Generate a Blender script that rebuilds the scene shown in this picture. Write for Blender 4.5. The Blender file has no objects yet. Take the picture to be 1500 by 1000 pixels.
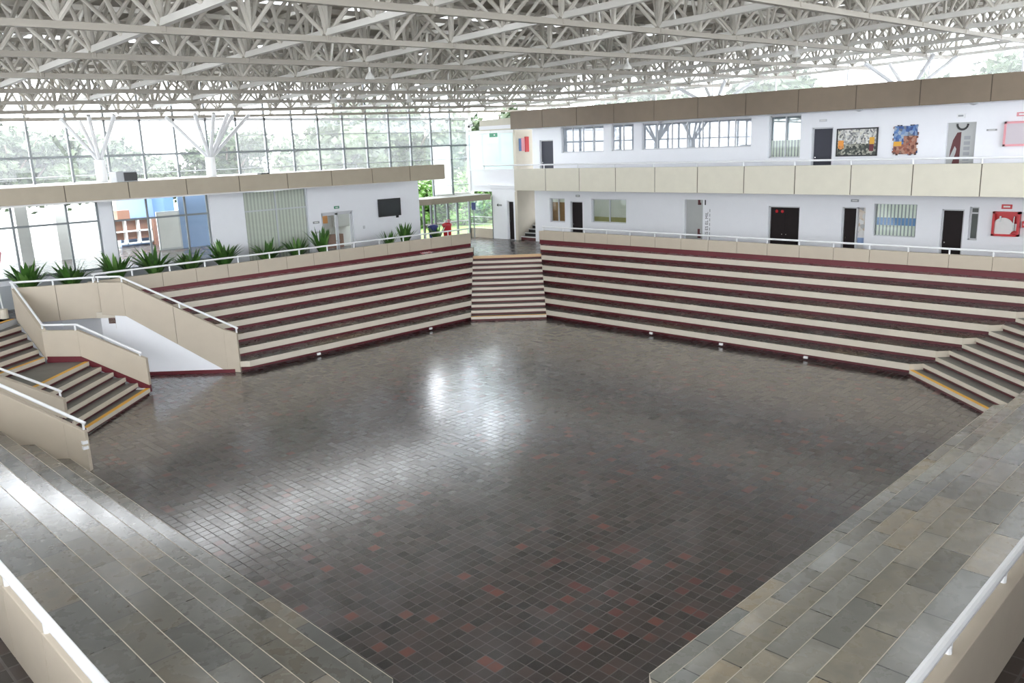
import bpy, bmesh, math, random
from mathutils import Vector, Matrix
random.seed(7)
sc = bpy.context.scene
COL = sc.collection

# ------------------------------------------------------------------ camera
R = [[0.70313833, -0.18495815, 0.68657627], [-0.71021253, -0.13574713, 0.69077557], [-0.03456382, -0.97332584, -0.22680861]]
CAMF = 1212.7830
cam_d = bpy.data.cameras.new('camera'); cam = bpy.data.objects.new('camera', cam_d); COL.objects.link(cam)
cam_d.sensor_fit = 'HORIZONTAL'; cam_d.sensor_width = 36.0; cam_d.lens = CAMF * 36.0 / 1500.0
cam_d.clip_start = 0.05; cam_d.clip_end = 800
m = Matrix(((R[0][0], -R[0][1], -R[0][2], 0), (R[1][0], -R[1][1], -R[1][2], 0), (R[2][0], -R[2][1], -R[2][2], 7.0), (0, 0, 0, 1)))
cam.matrix_world = m
sc.camera = cam
sc.view_settings.view_transform = 'Standard'; sc.view_settings.look = 'None'
sc.view_settings.gamma = 1.0; sc.view_settings.use_curve_mapping = False
sc.view_settings.exposure = 1.75
sc.cycles.max_bounces = 10; sc.cycles.diffuse_bounces = 5; sc.cycles.glossy_bounces = 4
sc.cycles.transparent_max_bounces = 16; sc.cycles.transmission_bounces = 6
sc.cycles.use_denoising = True
sc.cycles.sample_clamp_indirect = 6.0

# ------------------------------------------------------------------ materials
M = {}
def lin(c):
    return tuple((v / 255 / 12.92) if v / 255 <= .04045 else ((v / 255 + .055) / 1.055) ** 2.4 for v in c)
def new_mat(name):
    mt = bpy.data.materials.new(name); mt.use_nodes = True
    nt = mt.node_tree; b = nt.nodes['Principled BSDF']; M[name] = mt
    return mt, nt, b
def N(nt, t, **kw):
    n = nt.nodes.new(t)
    for k, v in kw.items(): setattr(n, k, v)
    return n
def mth(nt, op, a, b=None, c=None):
    n = nt.nodes.new('ShaderNodeMath'); n.operation = op
    for i, v in enumerate((a, b, c)):
        if v is None: continue
        if isinstance(v, (int, float)): n.inputs[i].default_value = v
        else: nt.links.new(v, n.inputs[i])
    return n.outputs[0]
def mixc(nt, fac, a, b):
    n = nt.nodes.new('ShaderNodeMix'); n.data_type = 'RGBA'
    for sk, v in ((n.inputs[0], fac), (n.inputs[6], a), (n.inputs[7], b)):
        if isinstance(v, (int, float)): sk.default_value = v
        elif isinstance(v, tuple): sk.default_value = (*v[:3], 1)
        else: nt.links.new(v, sk)
    return n.outputs[2]
def ramp(nt, fac, stops):
    n = nt.nodes.new('ShaderNodeValToRGB'); cr = n.color_ramp
    while len(cr.elements) < len(stops): cr.elements.new(0.5)
    for e, (p, c) in zip(cr.elements, stops): e.position = p; e.color = (*c[:3], 1)
    nt.links.new(fac, n.inputs[0]); return n.outputs[0]
def plain(name, col, rough=.5, var=.06, scale=3.0, metallic=0.0, spec=.5, bump=0.0):
    mt, nt, b = new_mat(name)
    b.inputs['Roughness'].default_value = rough; b.inputs['Metallic'].default_value = metallic
    b.inputs['Specular IOR Level'].default_value = spec
    geo = N(nt, 'ShaderNodeNewGeometry'); nz = N(nt, 'ShaderNodeTexNoise')
    nz.inputs['Scale'].default_value = scale; nz.inputs['Detail'].default_value = 4
    nt.links.new(geo.outputs['Position'], nz.inputs['Vector'])
    lo = tuple(max(0, v * (1 - var)) for v in col); hi = tuple(min(1, v * (1 + var)) for v in col)
    nt.links.new(mixc(nt, nz.outputs['Fac'], lo, hi), b.inputs['Base Color'])
    if bump:
        bp = N(nt, 'ShaderNodeBump'); bp.inputs['Strength'].default_value = bump; bp.inputs['Distance'].default_value = .02
        nt.links.new(nz.outputs['Fac'], bp.inputs['Height']); nt.links.new(bp.outputs[0], b.inputs['Normal'])
    return mt
plain('beige', (.50, .435, .345), .55)
plain('beige_side', (.42, .37, .29), .6)
plain('riser_cream', (.60, .545, .455), .5)
plain('balcony_cream', (.60, .57, .47), .5)
plain('fascia_tan', (.20, .155, .11), .55, .1)
plain('fascia_left', (.36, .31, .235), .55, .08)
plain('gap_dark', (.10, .08, .06), .8)
plain('maroon', (.125, .014, .022), .45)
plain('stair_red', (.10, .022, .024), .5)
plain('yellow', (.72, .38, .04), .5)
plain('peach', (.62, .42, .24), .5)
plain('white_wall', (.84, .85, .88), .6, .02)
plain('white_metal', (.80, .81, .82), .35, .02)
plain('grey_wall', (.46, .48, .50), .6)
plain('grey_steel', (.30, .31, .32), .4)
plain('mullion', (.20, .22, .23), .4)
plain('alu', (.58, .59, .61), .35, .02)
plain('truss', (.56, .535, .485), .5, .08)
plain('truss_light', (.62, .61, .58), .45, .05)
plain('truss_dark', (.31, .285, .245), .5, .06)
plain('deck', (.36, .335, .29), .7, .15)
plain('door_brown', (.016, .011, .011), .6, .2, spec=.2)
plain('door_grey', (.045, .047, .062), .5, .1, spec=.3)
plain('black', (.012, .012, .013), .4)
plain('screen', (.035, .04, .042), .25)
plain('red', (.55, .012, .02), .35)
plain('pink', (.70, .30, .33), .4)
plain('blue_bin', (.015, .025, .16), .4)
plain('blue_wall', (.26, .37, .60), .6)
plain('blue_dark', (.10, .18, .38), .6)
plain('wood', (.25, .12, .075), .5, .2, 8)
plain('wood_light', (.66, .50, .38), .5)
plain('leaf', (.055, .145, .026), .35, .5, 6)
plain('leaf_light', (.13, .26, .06), .4, .4, 6)
plain('tree_leaf', (.030, .052, .020), .6, .4, 1.5)
plain('tree_leaf_pale', (.055, .080, .034), .6, .3, 1.5)
plain('bark', (.12, .09, .07), .8)
plain('pot', (.40, .39, .37), .6)
plain('concrete', (.50, .49, .47), .7)
plain('outdoor_ground', (.42, .41, .39), .8)
plain('grass', (.16, .28, .06), .9, .4, 2)
plain('outdoor_white', (.75, .74, .72), .7)
plain('green_sign', (.01, .22, .10), .4)
plain('orange', (.80, .32, .05), .5)
plain('curtain', (.60, .60, .54), .8, .12)
plain('blind_cream', (.80, .82, .70), .7)
plain('amber', (.30, .16, .05), .5, .2)
plain('olive', (.30, .28, .10), .5, .2)
plain('chrome', (.75, .75, .75), .2, .02, metallic=1.0)
plain('panel_grey', (.42, .43, .42), .35, .05)
plain('cream_pillar', (.62, .57, .47), .6)
plain('skin_paper', (.75, .55, .55), .7)

def axes(nt):
    geo = N(nt, 'ShaderNodeNewGeometry'); sp = N(nt, 'ShaderNodeSeparateXYZ')
    nt.links.new(geo.outputs['Position'], sp.inputs[0]); return geo, sp.outputs

def floor_mat(name, s, coat=.6, bump=.35):
    mt, nt, b = new_mat(name)
    geo, (x, y, z) = axes(nt)
    u = mth(nt, 'DIVIDE', x, s); v = mth(nt, 'DIVIDE', y, s)
    fu = mth(nt, 'FLOOR', u); fv = mth(nt, 'FLOOR', v)
    cb = N(nt, 'ShaderNodeCombineXYZ'); nt.links.new(fu, cb.inputs[0]); nt.links.new(fv, cb.inputs[1])
    wn = N(nt, 'ShaderNodeTexWhiteNoise', noise_dimensions='2D'); nt.links.new(cb.outputs[0], wn.inputs['Vector'])
    # grout
    def edge(f):
        d = mth(nt, 'FRACT', f); d = mth(nt, 'SUBTRACT', d, .5); d = mth(nt, 'ABSOLUTE', d)
        return mth(nt, 'GREATER_THAN', d, .5 - .042)
    g = mth(nt, 'MAXIMUM', edge(u), edge(v))
    big = N(nt, 'ShaderNodeTexNoise'); big.inputs['Scale'].default_value = .22; big.inputs['Detail'].default_value = 3
    nt.links.new(geo.outputs['Position'], big.inputs['Vector'])
    k = mth(nt, 'ADD', wn.outputs['Value'], mth(nt, 'MULTIPLY', mth(nt, 'SUBTRACT', big.outputs['Fac'], .5), .5))
    tile = ramp(nt, k, [(0.0, (.016, .0135, .0135)), (.25, (.024, .0175, .016)), (.55, (.033, .0215, .0185)), (.85, (.042, .026, .0215)), (.95, (.053, .0295, .0235)), (.972, (.15, .038, .022)), (1.0, (.095, .021, .016))])
    fine = N(nt, 'ShaderNodeTexNoise'); fine.inputs['Scale'].default_value = 9; fine.inputs['Detail'].default_value = 5
    nt.links.new(geo.outputs['Position'], fine.inputs['Vector'])
    tile2 = mixc(nt, mth(nt, 'MULTIPLY', fine.outputs['Fac'], .35), tile, (.045, .041, .039))
    nt.links.new(mixc(nt, g, tile2, (.105, .095, .088)), b.inputs['Base Color'])
    ro = mth(nt, 'ADD', mth(nt, 'MULTIPLY', wn.outputs['Value'], .10), .22)
    ro = mth(nt, 'ADD', ro, mth(nt, 'MULTIPLY', g, .45)); nt.links.new(ro, b.inputs['Roughness'])
    b.inputs['Specular IOR Level'].default_value = .3
    nt.links.new(mth(nt, 'MULTIPLY', mth(nt, 'SUBTRACT', 1.0, g), coat), b.inputs['Coat Weight']); b.inputs['Coat Roughness'].default_value = .17; b.inputs['Coat IOR'].default_value = 1.7
    # every tile lies a little out of true and is slightly cushioned
    sub = N(nt, 'ShaderNodeVectorMath', operation='SUBTRACT'); nt.links.new(wn.outputs['Color'], sub.inputs[0]); sub.inputs[1].default_value = (.5, .5, .5)
    scl = N(nt, 'ShaderNodeVectorMath', operation='SCALE'); nt.links.new(sub.outputs[0], scl.inputs[0]); scl.inputs['Scale'].default_value = .032
    add = N(nt, 'ShaderNodeVectorMath', operation='ADD'); nt.links.new(geo.outputs['Normal'], add.inputs[0]); nt.links.new(scl.outputs[0], add.inputs[1])
    nrm = N(nt, 'ShaderNodeVectorMath', operation='NORMALIZE'); nt.links.new(add.outputs[0], nrm.inputs[0])
    nz = N(nt, 'ShaderNodeTexNoise'); nz.inputs['Scale'].default_value = 5; nz.inputs['Detail'].default_value = 2
    nt.links.new(geo.outputs['Position'], nz.inputs['Vector'])
    hgt = mth(nt, 'SUBTRACT', nz.outputs['Fac'], mth(nt, 'MULTIPLY', g, .5))
    bp = N(nt, 'ShaderNodeBump'); bp.inputs['Strength'].default_value = bump; bp.inputs['Distance'].default_value = .012
    nt.links.new(hgt, bp.inputs['Height']); nt.links.new(nrm.outputs[0], bp.inputs['Normal'])
    nt.links.new(bp.outputs[0], b.inputs['Normal'])
    return mt
floor_mat('pit_tile', .2, 1.0)
floor_mat('walk_tile', .3, .25, .1)

def tread_mat(name, ax, L=1.1, dark=1.0):
    mt, nt, b = new_mat(name)
    geo, s = axes(nt)
    row = mth(nt, 'ROUND', mth(nt, 'DIVIDE', s[2], .3667))
    u = mth(nt, 'DIVIDE', s[ax], L); u = mth(nt, 'ADD', u, mth(nt, 'MULTIPLY', mth(nt, 'SINE', mth(nt, 'MULTIPLY', row, 37.7)), .5))
    cb = N(nt, 'ShaderNodeCombineXYZ'); nt.links.new(mth(nt, 'FLOOR', u), cb.inputs[0]); nt.links.new(row, cb.inputs[1])
    wn = N(nt, 'ShaderNodeTexWhiteNoise', noise_dimensions='2D'); nt.links.new(cb.outputs[0], wn.inputs['Vector'])
    d = mth(nt, 'ABSOLUTE', mth(nt, 'SUBTRACT', mth(nt, 'FRACT', u), .5)); g = mth(nt, 'GREATER_THAN', d, .5 - .008)
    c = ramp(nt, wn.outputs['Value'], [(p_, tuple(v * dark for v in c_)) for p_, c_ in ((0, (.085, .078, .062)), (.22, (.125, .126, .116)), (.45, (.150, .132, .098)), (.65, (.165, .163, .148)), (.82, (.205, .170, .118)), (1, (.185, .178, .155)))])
    nz = N(nt, 'ShaderNodeTexNoise'); nz.inputs['Scale'].default_value = 3.5; nz.inputs['Detail'].default_value = 6; nz.inputs['Roughness'].default_value = .6; nz.inputs['Distortion'].default_value = .15
    nt.links.new(geo.outputs['Position'], nz.inputs['Vector'])
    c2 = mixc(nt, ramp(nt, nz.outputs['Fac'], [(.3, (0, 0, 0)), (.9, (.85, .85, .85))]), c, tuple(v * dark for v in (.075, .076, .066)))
    nt.links.new(mixc(nt, g, c2, (.05, .047, .04)), b.inputs['Base Color'])
    nt.links.new(mth(nt, 'ADD', mth(nt, 'MULTIPLY', nz.outputs['Fac'], .22), .17), b.inputs['Roughness'])
    sub = N(nt, 'ShaderNodeVectorMath', operation='SUBTRACT'); nt.links.new(wn.outputs['Color'], sub.inputs[0]); sub.inputs[1].default_value = (.5, .5, .5)
    scl = N(nt, 'ShaderNodeVectorMath', operation='SCALE'); nt.links.new(sub.outputs[0], scl.inputs[0]); scl.inputs['Scale'].default_value = .032
    add = N(nt, 'ShaderNodeVectorMath', operation='ADD'); nt.links.new(geo.outputs['Normal'], add.inputs[0]); nt.links.new(scl.outputs[0], add.inputs[1])
    nrm = N(nt, 'ShaderNodeVectorMath', operation='NORMALIZE'); nt.links.new(add.outputs[0], nrm.inputs[0])
    bp = N(nt, 'ShaderNodeBump'); bp.inputs['Strength'].default_value = .12; bp.inputs['Distance'].default_value = .01
    nt.links.new(nz.outputs['Fac'], bp.inputs['Height']); nt.links.new(nrm.outputs[0], bp.inputs['Normal']); nt.links.new(bp.outputs[0], b.inputs['Normal'])
    b.inputs['Specular IOR Level'].default_value = .3; b.inputs['Coat Weight'].default_value = 1.0; b.inputs['Coat Roughness'].default_value = .15; b.inputs['Coat IOR'].default_value = 1.6
    return mt
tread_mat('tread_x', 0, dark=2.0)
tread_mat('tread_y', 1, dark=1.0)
plain('step_tread', (.13, .125, .11), .4, .25, 4, bump=.2)

def glass_mat(name, trans, haze, gloss, tint=(1, 1, 1), rough=.02, haze_col=(.9, .92, .92), fres=.8):
    """thin pane: clear share + translucent share (a glare veil on clear panes) + mirror share"""
    mt, nt, b = new_mat(name); out = nt.nodes['Material Output']; nt.nodes.remove(b)
    tr = N(nt, 'ShaderNodeBsdfTransparent'); tr.inputs[0].default_value = (*tint, 1)
    tl = N(nt, 'ShaderNodeBsdfTranslucent'); tl.inputs[0].default_value = (*haze_col, 1)
    gl = N(nt, 'ShaderNodeBsdfGlossy'); gl.inputs[0].default_value = (.95, .97, 1, 1); gl.inputs['Roughness'].default_value = rough
    m1 = N(nt, 'ShaderNodeMixShader'); m1.inputs[0].default_value = haze; nt.links.new(tr.outputs[0], m1.inputs[1]); nt.links.new(tl.outputs[0], m1.inputs[2])
    lw = N(nt, 'ShaderNodeFresnel'); lw.inputs[0].default_value = 1.45
    m2 = N(nt, 'ShaderNodeMixShader'); nt.links.new(mth(nt, 'ADD', mth(nt, 'MULTIPLY', lw.outputs[0], fres), gloss), m2.inputs[0])
    nt.links.new(m1.outputs[0], m2.inputs[1]); nt.links.new(gl.outputs[0], m2.inputs[2]); nt.links.new(m2.outputs[0], out.inputs[0])
    return mt
glass_mat('glass', 1, .06, .0)  # slight haze whitens the view outside like glare
glass_mat('glass_tall', 1, .03, .0, fres=.45)
glass_mat('glass_clear', 1, .03, .0, (.96, .98, .97), fres=.4)
glass_mat('skylight', 1, .5, .0)
glass_mat('frosted', 1, .90, .0, (.92, 1, 1), haze_col=(.66, .75, .75))
glass_mat('opal', 1, .95, .0, (1, 1, 1), haze_col=(.97, .97, .97))
def window_mat(name, base, gl_share, noise=0.0):
    mt, nt, b = new_mat(name); out = nt.nodes['Material Output']
    b.inputs['Base Color'].default_value = (*base, 1); b.inputs['Roughness'].default_value = .4
    gl = N(nt, 'ShaderNodeBsdfGlossy'); gl.inputs[0].default_value = (.95, .97, 1, 1); gl.inputs['Roughness'].default_value = .015
    mx = N(nt, 'ShaderNodeMixShader'); mx.inputs[0].default_value = gl_share
    nt.links.new(b.outputs[0], mx.inputs[1]); nt.links.new(gl.outputs[0], mx.inputs[2]); nt.links.new(mx.outputs[0], out.inputs[0])
window_mat('mirror_pane', (.22, .25, .29), .20)
window_mat('soft_pane', (.42, .36, .39), .015)  # pinkish grey base stands in for the reflection on the cabinet glass
window_mat('blind_pane', (.62, .62, .53), .12)
window_mat('slim_pane', (.05, .065, .06), .15)

def stripes_mat(name, ax, period, duty, c1, c2, rough=.6):
    mt, nt, b = new_mat(name); geo, s = axes(nt)
    f = mth(nt, 'LESS_THAN', mth(nt, 'FRACT', mth(nt, 'DIVIDE', s[ax], period)), duty)
    nt.links.new(mixc(nt, f, c1, c2), b.inputs['Base Color']); b.inputs['Roughness'].default_value = rough
stripes_mat('vertical_blind', 1, .13, .62, (.30, .32, .33), (.84, .87, .78))
stripes_mat('vertical_blind_blue', 1, .13, .62, (.30, .34, .40), (.13, .27, .55))
stripes_mat('curtain_stripe', 0, .16, .5, (.52, .52, .46), (.70, .70, .62))
def art_mat(name, stops, scale, ax_scale):
    mt, nt, b = new_mat(name); geo, s = axes(nt)
    v = N(nt, 'ShaderNodeTexVoronoi'); v.inputs['Scale'].default_value = scale
    nt.links.new(geo.outputs['Position'], v.inputs['Vector'])
    wn = N(nt, 'ShaderNodeSeparateColor'); nt.links.new(v.outputs['Color'], wn.inputs[0])
    nt.links.new(ramp(nt, wn.outputs[0], stops), b.inputs['Base Color']); b.inputs['Roughness'].default_value = .5
art_mat('art_white', [(0, (.12, .12, .13)), (.35, (.45, .45, .43)), (.6, (.75, .75, .72)), (1, (.62, .6, .5))], 16, 1)
art_mat('art_dark', [(0, (.02, .025, .022)), (.45, (.05, .06, .05)), (.7, (.45, .44, .36)), (1, (.09, .1, .08))], 13, 1)
art_mat('art_blue', [(0, (.02, .05, .20)), (.5, (.10, .22, .48)), (.8, (.35, .42, .50)), (1, (.05, .06, .10))], 9, 1)
art_mat('art_brick', [(0, (.10, .03, .02)), (.4, (.30, .09, .05)), (.75, (.42, .22, .15)), (1, (.06, .04, .04))], 11, 1)
art_mat('paper_notes', [(0, (.75, .75, .72)), (.5, (.6, .48, .35)), (.8, (.8, .8, .78)), (1, (.35, .35, .35))], 7, 1)

# ------------------------------------------------------------------ mesh helper
class MB:
    def __init__(s): s.v = []; s.f = []; s.m = []; s.mats = []
    def mi(s, n):
        if n not in s.mats: s.mats.append(n)
        return s.mats.index(n)
    def face(s, idx, mat): s.f.append(tuple(idx)); s.m.append(s.mi(mat))
    def hexa(s, p, mat, mats=None):
        """8 corners: bottom 0-3 ccw, top 4-7"""
        o = len(s.v); s.v += [tuple(q) for q in p]
        fs = [(3, 2, 1, 0), (4, 5, 6, 7), (0, 1, 5, 4), (1, 2, 6, 5), (2, 3, 7, 6), (3, 0, 4, 7)]
        for i, f in enumerate(fs): s.face([o + k for k in f], (mats or {}).get(i, mat))
        return s
    def box(s, a, b, mat, mats=None):
        x0, x1 = sorted((a[0], b[0])); y0, y1 = sorted((a[1], b[1])); z0, z1 = sorted((a[2], b[2]))
        return s.hexa([(x0, y0, z0), (x1, y0, z0), (x1, y1, z0), (x0, y1, z0), (x0, y0, z1), (x1, y0, z1), (x1, y1, z1), (x0, y1, z1)], mat, mats)
    def prism(s, poly, z0, z1, side, top=None, bottom=None, sides=None):
        n = len(poly)
        if sum(poly[i][0] * poly[(i + 1) % n][1] - poly[(i + 1) % n][0] * poly[i][1] for i in range(n)) < 0:
            poly = poly[::-1]
            if sides: sides = [sides[(n - 2 - i) % n] for i in range(n)]
        o = len(s.v)
        z0 = z0 if isinstance(z0, (list, tuple)) else [z0] * n
        s.v += [(p[0], p[1], z0[i]) for i, p in enumerate(poly)] + [(p[0], p[1], z1) for p in poly]
        s.face([o + i for i in reversed(range(n))], bottom or side); s.face([o + n + i for i in range(n)], top or side)
        for i in range(n): s.face([o + i, o + (i + 1) % n, o + n + (i + 1) % n, o + n + i], sides[i] if sides else side)
        return s
    def tube(s, a, b, r, mat, n=8, r2=None, cap=True):
        a = Vector(a); b = Vector(b); d = (b - a).normalized()
        u = d.cross(Vector((0, 0, 1)));
        if u.length < 1e-4: u = Vector((1, 0, 0))
        u.normalize(); w = d.cross(u); o = len(s.v); r2 = r if r2 is None else r2
        for P, rr in ((a, r), (b, r2)):
            for i in range(n):
                t = 2 * math.pi * (i + .5) / n; s.v.append(tuple(P + u * math.cos(t) * rr + w * math.sin(t) * rr))
        for i in range(n): s.face([o + i, o + (i + 1) % n, o + n + (i + 1) % n, o + n + i], mat)
        if cap: s.face([o + i for i in reversed(range(n))], mat); s.face([o + n + i for i in range(n)], mat)
        return s
    def bar(s, a, b, w, h, mat):
        """rectangular bar from a to b, w wide, h high"""
        a = Vector(a); b = Vector(b); d = (b - a).normalized(); u = d.cross(Vector((0, 0, 1)))
        if u.length < 1e-4: u = Vector((1, 0, 0))
        u.normalize(); k = u.cross(d).normalized(); u = u * w / 2; k = k * h / 2
        return s.hexa([a - u - k, a + u - k, b + u - k, b - u - k, a - u + k, a + u + k, b + u + k, b - u + k], mat)
    def lathe(s, prof, mat, c=(0, 0, 0), n=20):
        o = len(s.v)
        for r, z in prof:
            for i in range(n):
                t = 2 * math.pi * i / n; s.v.append((c[0] + r * math.cos(t), c[1] + r * math.sin(t), c[2] + z))
        for j in range(len(prof) - 1):
            for i in range(n): s.face([o + j * n + i, o + j * n + (i + 1) % n, o + (j + 1) * n + (i + 1) % n, o + (j + 1) * n + i], mat)
        s.face([o + i for i in reversed(range(n))], mat); s.face([o + (len(prof) - 1) * n + i for i in range(n)], mat)
        return s
    def mesh(s, name, smooth=False):
        me = bpy.data.meshes.new(name); me.from_pydata(s.v, [], s.f); me.update()
        for n in s.mats: me.materials.append(M[n])
        me.polygons.foreach_set('material_index', s.m)
        if smooth: me.polygons.foreach_set('use_smooth', [True] * len(s.f))
        return me
    def obj(s, name, parent=None, label=None, smooth=False, bevel=0.0):
        """link as one object; the vertices are world coordinates, re-based on the parent"""
        me = s.mesh(name, smooth)
        o = bpy.data.objects.new(name, me); COL.objects.link(o)
        if parent is not None:
            o.parent = parent
            off = parent.location if parent.parent is None else parent.location + parent.parent.location
            if s.v: me.transform(Matrix.Translation(-off))
        else:
            xs = [v[0] for v in s.v]; ys = [v[1] for v in s.v]; zs = [v[2] for v in s.v]
            c = Vector(((min(xs) + max(xs)) / 2, (min(ys) + max(ys)) / 2, min(zs)))
            me.transform(Matrix.Translation(-c)); o.location = c
        if label: o['label'] = label
        if bevel:
            bv = o.modifiers.new('edge', 'BEVEL'); bv.width = bevel; bv.segments = 2; bv.limit_method = 'ANGLE'
        return o
def tag(o, label, cat, group=None, kind=None):
    o['label'] = label; o['category'] = cat
    if group: o['group'] = group
    if kind: o['kind'] = kind
    return o
def thing(name, label, cat, loc=(0, 0, 0), group=None, kind=None):
    o = bpy.data.objects.new(name, None); COL.objects.link(o); o.location = loc; o.empty_display_size = .2
    return tag(o, label, cat, group, kind)
def struct(o, label=None, cat=None):
    o['kind'] = 'structure'
    if label: o['label'] = label
    if cat: o['category'] = cat
    return o
def copy_tree(o, parent=None):
    c = o.copy(); COL.objects.link(c); c.parent = parent
    for ch in list(o.children): copy_tree(ch, c)
    return c

# ------------------------------------------------------------------ dimensions
r, t = .3667, .5319
X0, Y0, X1, Y1 = 5.476, 5.521, 25.036, 25.348
ZW = 6 * r                      # walkway
XP, YP = X1 + 7 * t, Y1 + 7 * t     # far parapet planes 28.76 / 29.07
XN, YN = X0 - 7 * t, Y0 - 7 * t     # near parapet planes 1.75 / 1.80
XW, YW = 31.8, 32.1             # white walls behind the far walkways
YG = 35.0                       # tall glass wall
FA, FB = (22.82, Y1), (X1, 23.09)       # far corner: first stair nose, left and right end
RA, RB = (X1, 8.496), (22.30, Y0)       # right corner
NA, NB = (7.76, Y0), (X0, 7.92)         # near corner
LR = (12.58, 25.59)                     # left corner: foot of the ramp wall
L3 = (5.80, 19.95)                      # left corner: foot of the wall at the near bank
EV = ZW + 3.05                          # upper floor
def rz(x, y): return 8.65 + .018 * (x - 15) - .03 * (y - 36)   # underside of the space frame

# ------------------------------------------------------------------ floors
struct(MB().prism([(-12, -12), (45, -12), (45, 60), (-12, 60)], -.2, 0, 'pit_tile').obj('floor'),
       'dark glazed quarry tile floor of the sunken court', 'floor')
s2 = t / 2
def noseline(A, B, d, j): return (A[0] + d[0] * j, A[1] + d[1] * j), (B[0] + d[0] * j, B[1] + d[1] * j)
fa, fb = noseline(FA, FB, (s2, s2), 11.2)
fe = (XP, fb[1] + (XP - fb[0])); fd = (fa[0] + (YP - fa[1]), YP)
struct(MB().prism([fa, fb, fe, (XP, -8), (40, -8), (40, 56), (-10, 56), (-10, 33.1), (2.2, 24.95), (7.25, 29.98), (8.0, 30.2), (9.5, YP + .05), fd], ZW - .25, ZW, 'grey_wall', 'walk_tile').obj('floor'),
       'grey tiled upper walkway floor behind the far seating banks', 'floor')
na, nb = noseline(NA, NB, (-s2, -s2), 11)
struct(MB().prism([na, nb, (XN, nb[1] - (nb[0] - XN)), (XN, 22.5), (2.2, 24.9), (-10, 33), (-10, -8), (32, -8), (32, YN), (na[0] - (na[1] - YN), YN)], ZW - .25, ZW, 'grey_wall', 'walk_tile').obj('floor'),
       'dark tiled walkway floor behind the near parapets', 'floor')

# ------------------------------------------------------------------ seating banks
def seating_bank(name, label, P, dP, Q, dQ, tread, ax, endmats=('riser_cream', 'riser_cream'), trim=False):
    """rows between nose end points P and Q; dP, dQ move them from one row to the next"""
    root = thing(name, label, 'seating bank', ((P[0] + Q[0]) / 2, (P[1] + Q[1]) / 2, 0))
    for k in range(7):
        p = Vector((P[0] + dP[0] * k, P[1] + dP[1] * k)); q = Vector((Q[0] + dQ[0] * k, Q[1] + dQ[1] * k))
        p2 = Vector((P[0] + dP[0] * (k + 1), P[1] + dP[1] * (k + 1))); q2 = Vector((Q[0] + dQ[0] * (k + 1), Q[1] + dQ[1] * (k + 1)))
        if trim and k == 6: p2 = Vector((p.x + .08, p2.y))
        f = .009 / t
        pi = p.lerp(p2, f); qi = q.lerp(q2, f)
        z1 = (k + 1) * r; h = .195; d = .36 / t          # seat slab, deep toe recess under it
        e = 1 + (d + .03 if k < 6 else 0)
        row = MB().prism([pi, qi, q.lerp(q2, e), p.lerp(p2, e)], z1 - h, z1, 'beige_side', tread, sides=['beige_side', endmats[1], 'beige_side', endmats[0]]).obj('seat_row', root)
        MB().prism([p.lerp(p2, d), q.lerp(q2, d), q.lerp(q2, 1.0), p.lerp(p2, 1.0)], 0 if k == 0 else k * r - .02, z1 - h, 'maroon').obj('recessed_base', row, 'dark red recessed base')
        MB().prism([p, q, q.lerp(q2, f), p.lerp(p2, f)], z1 - h, z1 + .004, 'riser_cream').obj('riser_panel', row, 'cream riser panel')
        for u, v, w_ in ((p.lerp(p2, d), p2, endmats[0]), (q.lerp(q2, d), q2, endmats[1])):
            o_ = (q - p).normalized() * (.03 if v is p2 else -.03)
            MB().prism([u, v, v + o_, u + o_], 0 if k == 0 else k * r - .01, z1 - h, w_).obj('end_panel', row, 'cream end panel')
    return root
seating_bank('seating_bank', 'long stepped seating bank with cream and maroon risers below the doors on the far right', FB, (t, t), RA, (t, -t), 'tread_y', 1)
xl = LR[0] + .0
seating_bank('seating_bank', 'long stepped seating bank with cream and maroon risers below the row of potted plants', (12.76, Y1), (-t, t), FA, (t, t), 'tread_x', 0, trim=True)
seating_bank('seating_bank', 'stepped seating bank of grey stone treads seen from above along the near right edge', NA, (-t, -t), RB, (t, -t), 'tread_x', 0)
seating_bank('seating_bank', 'stepped seating bank of grey stone treads seen from above along the near left edge', NB, (-t, -t), (X0, 25.62 - X0), (-t, t), 'tread_y', 1)

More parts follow.
